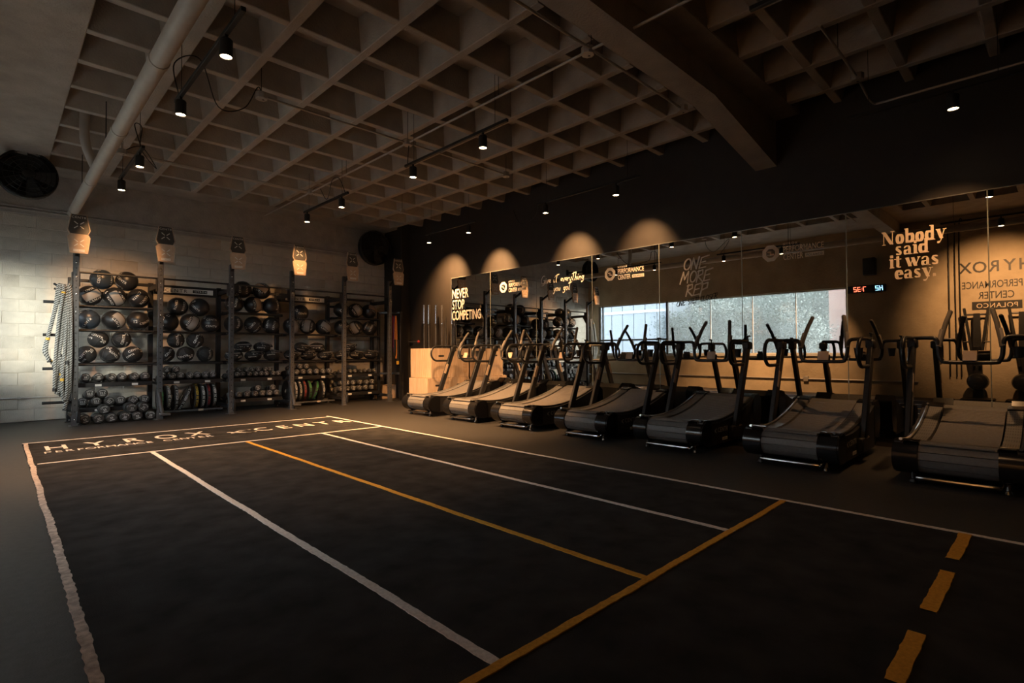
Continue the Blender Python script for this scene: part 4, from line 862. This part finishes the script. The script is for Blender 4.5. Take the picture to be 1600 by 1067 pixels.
def fan(label, loc, rz, R_, yw):
    t = thing('wall_fan', label, 'fan', loc, rz, 'black wall fans')
    MB().lathe([(R_*.2, .16), (R_*.9, .12), (R_, .06), (R_, -.05), (R_*.97, -.06), (R_*.97, .05), (R_*.87, .10), (R_*.2, .13)], (0, 0, 0), 'Y', 32).obj('drum', 'fan_black', t)
    for k in range(5): 
        a = 2*PI*k/5; c, s = math.cos(a), math.sin(a)
        MB().add([(c*.06-s*-.03, .02, s*.06+c*-.03), (c*R_*.9-s*-.12, .05, s*R_*.9+c*-.12), (c*R_*.9-s*.10, -.02, s*R_*.9+c*.10), (c*.06-s*.04, -.01, s*.06+c*.04)], [(0, 1, 2, 3)]).obj('blade', 'fan_black', t, 0, False)
    m = MB()
    for q in (.25, .42, .59, .76, .93): m.tube([(R_*q*math.cos(a), -.075+.02*q, R_*q*math.sin(a)) for a in [2*PI*i/30 for i in range(30)]], .004, 4, True)
    for k in range(16): a = 2*PI*k/16; m.tube([(.05*math.cos(a), -.08, .05*math.sin(a)), (R_*.98*math.cos(a), -.05, R_*.98*math.sin(a))], .003, 4)
    m.obj('guard', 'fan_black', t); MB().lathe([(.02, -.085), (.06, -.08), (.06, .1), (.04, .2)], (0, 0, 0), 'Y', 16).obj('motor', 'fan_black', t)
    MB().tube([(0, .15, 0), (0, yw*.6, .02), (0, yw, .05)], .025, 8).box(-.06, .06, yw-.02, yw, -.05, .15, .006).obj('arm', 'fan_black', t)
fan('big black wall fan high above the ropes', (.345, 10.75, 3.80), 0, .36, 1.02)
fan('round black wall fan beside the last target', (6.50, 11.30, 3.60), 0, .41, .47)
# ------------------------------------------------------------------ track lights
HY = [4.45, 5.84, 7.83, 9.12]
def make_head():
    t = thing('track_spotlight', 'x', 'spotlight', (0, 0, 0), 0, 'black track spotlights')
    MB().lathe([(.001, .016), (.042, .016), (.042, .0), (.047, .0), (.048, .005), (.048, .13), (.040, .14), (.001, .14)], n=20, cap=False).obj('body', 'lamp_body', t)
    MB().lathe([(.001, .004), (.041, .006), (.041, .014), (.001, .014)], n=20).obj('lens', 'lamp_lens', t)
    MB().box(-.012, .012, -.012, .012, .135, .185, .003).obj('stem', 'lamp_body', t)
    return t
def spot(parent, watts, ang, aim, blend=.6):
    ld = bpy.data.lights.new('spot', 'SPOT'); ld.energy = watts; ld.color = WARM; ld.spot_size = math.radians(ang); ld.spot_blend = blend; ld.shadow_soft_size = .03
    lo = bpy.data.objects.new('bulb', ld); C.objects.link(lo); lo.parent = parent; lo.location = (0, 0, -.012)
    lo.rotation_euler = Vector(aim).to_track_quat('-Z', 'Y').to_euler()
h0 = make_head(); HEADS = []
RN = ['row over the left turf border', 'row over the yellow lane', 'row beside the mirror wall']
DN = {0: 'nearest to the block wall', 1: 'second from the block wall', 2: 'third from the block wall', 3: 'fourth from the block wall', 4: 'nearest to the lettered end'}
for ri, x in enumerate((1.27, 3.92, 6.52)):
    for k, y in enumerate(HY[::-1]+[.62]):
        o = copy_tree(h0) if HEADS else h0; HEADS.append((o, ri, k))
        o.location = (x, y, 3.40); o['label'] = f'track spotlight {DN[k]}, {RN[ri]}'
AIM = {(0, 0): (.35, 56, (.1, .9, -.62)), (0, 1): (1.3, 92, (.12, -.05, -1)), (0, 2): (1.0, 60, (-.95, .25, -1)), (0, 3): (.9, 56, (-.95, .1, -1)), (0, 4): (.8, 72, (-.85, .08, -.45)),
       (1, 0): (.30, 30, (.27, 1.0, -.55)), (1, 1): (2.6, 104, (.45, .12, -1)), (1, 2): (2.2, 86, (.4, .28, -1)), (1, 3): (.6, 90, (-.3, .3, -1)), (1, 4): (.05, 80, (0, 0, -1))}
for o, ri, k in HEADS:
    if ri == 2: spot(o, WALL_W*(.95, .85, .52, .30, .20)[k], (80, 66, 66, 66, 84)[k], ((1.0, .35, -1), (1.05, 0, -1), (1.05, 0, -1), (1.0, 0, -1), (.30, .1, -1))[k], 1.)
    else: f, a, d = AIM[ri, k]; spot(o, LAMP_W*f, a, d, .9)
def cable(parent, pts): MB().tube(spline(pts, 8), .006, 6).obj('cable', 'lamp_body', parent)
for ri, x in enumerate((1.27, 3.92, 6.52)):
    for k, (a, b) in enumerate(((4.05, 6.02), (7.62, 9.24), (.1, 1.5))):
        t = thing('lighting_track', f"black lighting track {('at mid room', 'towards the block wall', 'at the lettered end')[k]}, {RN[ri]}", 'track', (0, 0, 0), 0, 'lighting tracks')
        MB().box(x-.018, x+.018, a, b, 3.575, 3.61, .003).obj('rail', 'lamp_body', t)
        for y in (a+.2, b-.2): MB().tube([(x, y, 3.60), (x, y, ZS)], .003, 6).obj('rod', 'steel_black', t)
        if k == 0 and ri == 0: cable(t, [(x, b-.1, 3.62), (x-.07, b-.25, 3.85), (x+.12, b-.35, 3.92), (x+.35, b-.1, 3.62), (x+.62, b-.02, 3.72), (x+.75, 5.98, 3.98), (2.06, 5.98, 3.92)])
        if k == 1 and ri == 0: cable(t, [(x, 7.75, 3.62), (x-.06, 7.8, 3.9), (x+.03, 7.9, 3.92), (x+.04, 8.0, 3.68), (x+.3, 8.5, 3.62), (x+.2, 8.95, 4.02), (1.27, 8.98, 3.92)])
        if k == 0 and ri == 1: cable(t, [(x, b-.05, 3.62), (x+.03, b-.02, 3.75), (3.95, 5.98, 3.90)])
        if k == 1 and ri == 1: cable(t, [(x, a+.1, 3.62), (x-.05, a+.2, 3.85), (x-.02, a+.5, 3.9), (x+.03, a+.8, 3.66), (x+.05, a+1.15, 3.95), (3.93, 8.98, 3.92)])
        if k == 0 and ri == 2: cable(t, [(x, 6.6, 3.60), (x+.03, 6.5, 3.38), (x+.05, 6.35, 3.33), (x+.04, 6.1, 3.42), (x, 6.0, 3.6)])
# ------------------------------------------------------------------ lettered wall, clock, speaker, ergs (seen in the mirror)
WX = XL+.004
def wall_text(y, z): return lambda u, v: (WX, y+u, z+v)
t = thing('wall_lettering', 'black wall lettering with boxed bottom line, mirrored behind the nearest treadmill', 'lettering', (0, 0, 0))
g = MB()
for i, ch in enumerate('HYROX'): 
    m = lay(text2d(ch, .24/.7, .012, .9, align='CENTER'), wall_text(.36+.242*i, 2.81)); g.add(m.v, m.f)
g.obj('word', 'vinyl_black', t, 0, False)
lay(fitw('PERFORMANCE', .98, .155, .008), wall_text(.41, 2.46)).obj('word', 'vinyl_black', t, 0, False)
lay(fitw('CENTER', .58, .155, .008), wall_text(.54, 2.225)).obj('word', 'vinyl_black', t, 0, False)
MB().box(XL, XL+.006, .42, 1.225, 1.985, 2.165).obj('bar', 'vinyl_black', t, 0)
lay(fitw('POLANCO', .66, .10, .0, 1.1), lambda u, v: (XL+.008, .49+u, 2.025+v)).obj('word', 'vinyl_cream', t, 0, False)
ck = thing('interval_clock', 'black LED interval clock with red and blue digits beside the window', 'clock', (XL, 3.22, 2.63))
MB().box(0, .06, -.42, .38, -.09, .09, .006).obj('case', 'plastic_matte', ck)
SEG = {'a': ((0, 1), (.5, 1)), 'b': ((.5, 1), (.5, .5)), 'c': ((.5, .5), (.5, 0)), 'd': ((0, 0), (.5, 0)), 'e': ((0, .5), (0, 0)), 'f': ((0, 1), (0, .5)), 'g': ((0, .5), (.5, .5))}
SG = {'H': 'bcefg', '2': 'abged', '7': 'abc', '3': 'abgcd'}
def digits(s, y, mt, nm):
    o = []; x = 0
    for ch in s:
        if ch == ':': o.append(nib([([(.0, .3), (.001, .3)], .12, .12), ([(0, .7), (.001, .7)], .12, .12)], .105, x)); x += .035; continue
        o.append(nib([([SEG[q][0], SEG[q][1]], .13, .13) for q in SG[ch]], .105, x, 0, .08)); x += .085
    lay(merge(*o), lambda u, v: (.0615, y+u, -.052+v), 5e-5, (1, 0, 0)).obj(nm, mt, ck, 0, False)
digits('H2', -.36, 'led_blue', 'blue_digits'); digits('7:32', -.02, 'led_red', 'red_digits')
sp = thing('wall_speaker', 'black box speaker on the wall above the interval clock', 'speaker', (XL, 3.1, 2.95))
MB().box(.05, .25, -.13, .13, 0, .42, .015).obj('cabinet', 'plastic_matte', sp); MB().box(.25, .258, -.115, .115, .02, .40, .003).obj('grille', 'fan_black', sp); MB().box(0, .06, -.04, .04, .15, .25, .004).obj('bracket', 'steel_black', sp)
def erg(label, y):
    t = thing('ski_machine', label, 'exercise machine', (XL, y, 0), 0, 'ski machines under the lettered wall')
    MB().box(.02, .62, -.28, .28, 0, .06, .02).obj('base', 'plastic_matte', t)
    MB().prism([(-.09, .06), (.09, .06), (.055, 1.9), (-.055, 1.9)], lambda u, v, d: (d, u, v), .10, .20).obj('column', 'steel_black', t, 20)
    for s in (-1, 1):
        MB().bar((.25, s*.05, .75), (.25, s*.20, 2.02), .05, .05).obj('arm', 'steel_black', t)
        MB().tube([(.22, s*.20, 2.0), (.30, s*.20, 1.7), (.30, s*.17, 1.3)], .006, 6).obj('pull_cord', 'steel_black', t)
        MB().tube([(.30, s*.17-.05, 1.28), (.30, s*.17+.05, 1.28)], .015, 8).obj('handle', 'rubber_black', t)
    MB().tube([(.12, -.2, 1.88), (.12, .2, 1.88)], .02, 8).obj('top_bar', 'steel_black', t)
    MB().lathe([(.05, .18), (.17, .19), (.19, .24), (.17, .33), (.05, .36)], (0, .0, .42), 'X', 24).obj('flywheel_cage', 'steel_black', t)
    MB().tube([(.34, .10*math.cos(a), .42+.10*math.sin(a)) for a in [2*PI*i/20 for i in range(20)]], .008, 6, True).obj('cage_ring', 'chrome', t)
    MB().box(.20, .30, -.07, .07, 1.05, 1.18, .01).obj('monitor', 'plastic_gloss', t)
erg('black upright ski machine under the wall lettering, nearer the window', 1.14); erg('black upright ski machine under the wall lettering, farther from window', .42)
bpy.context.view_layer.update()
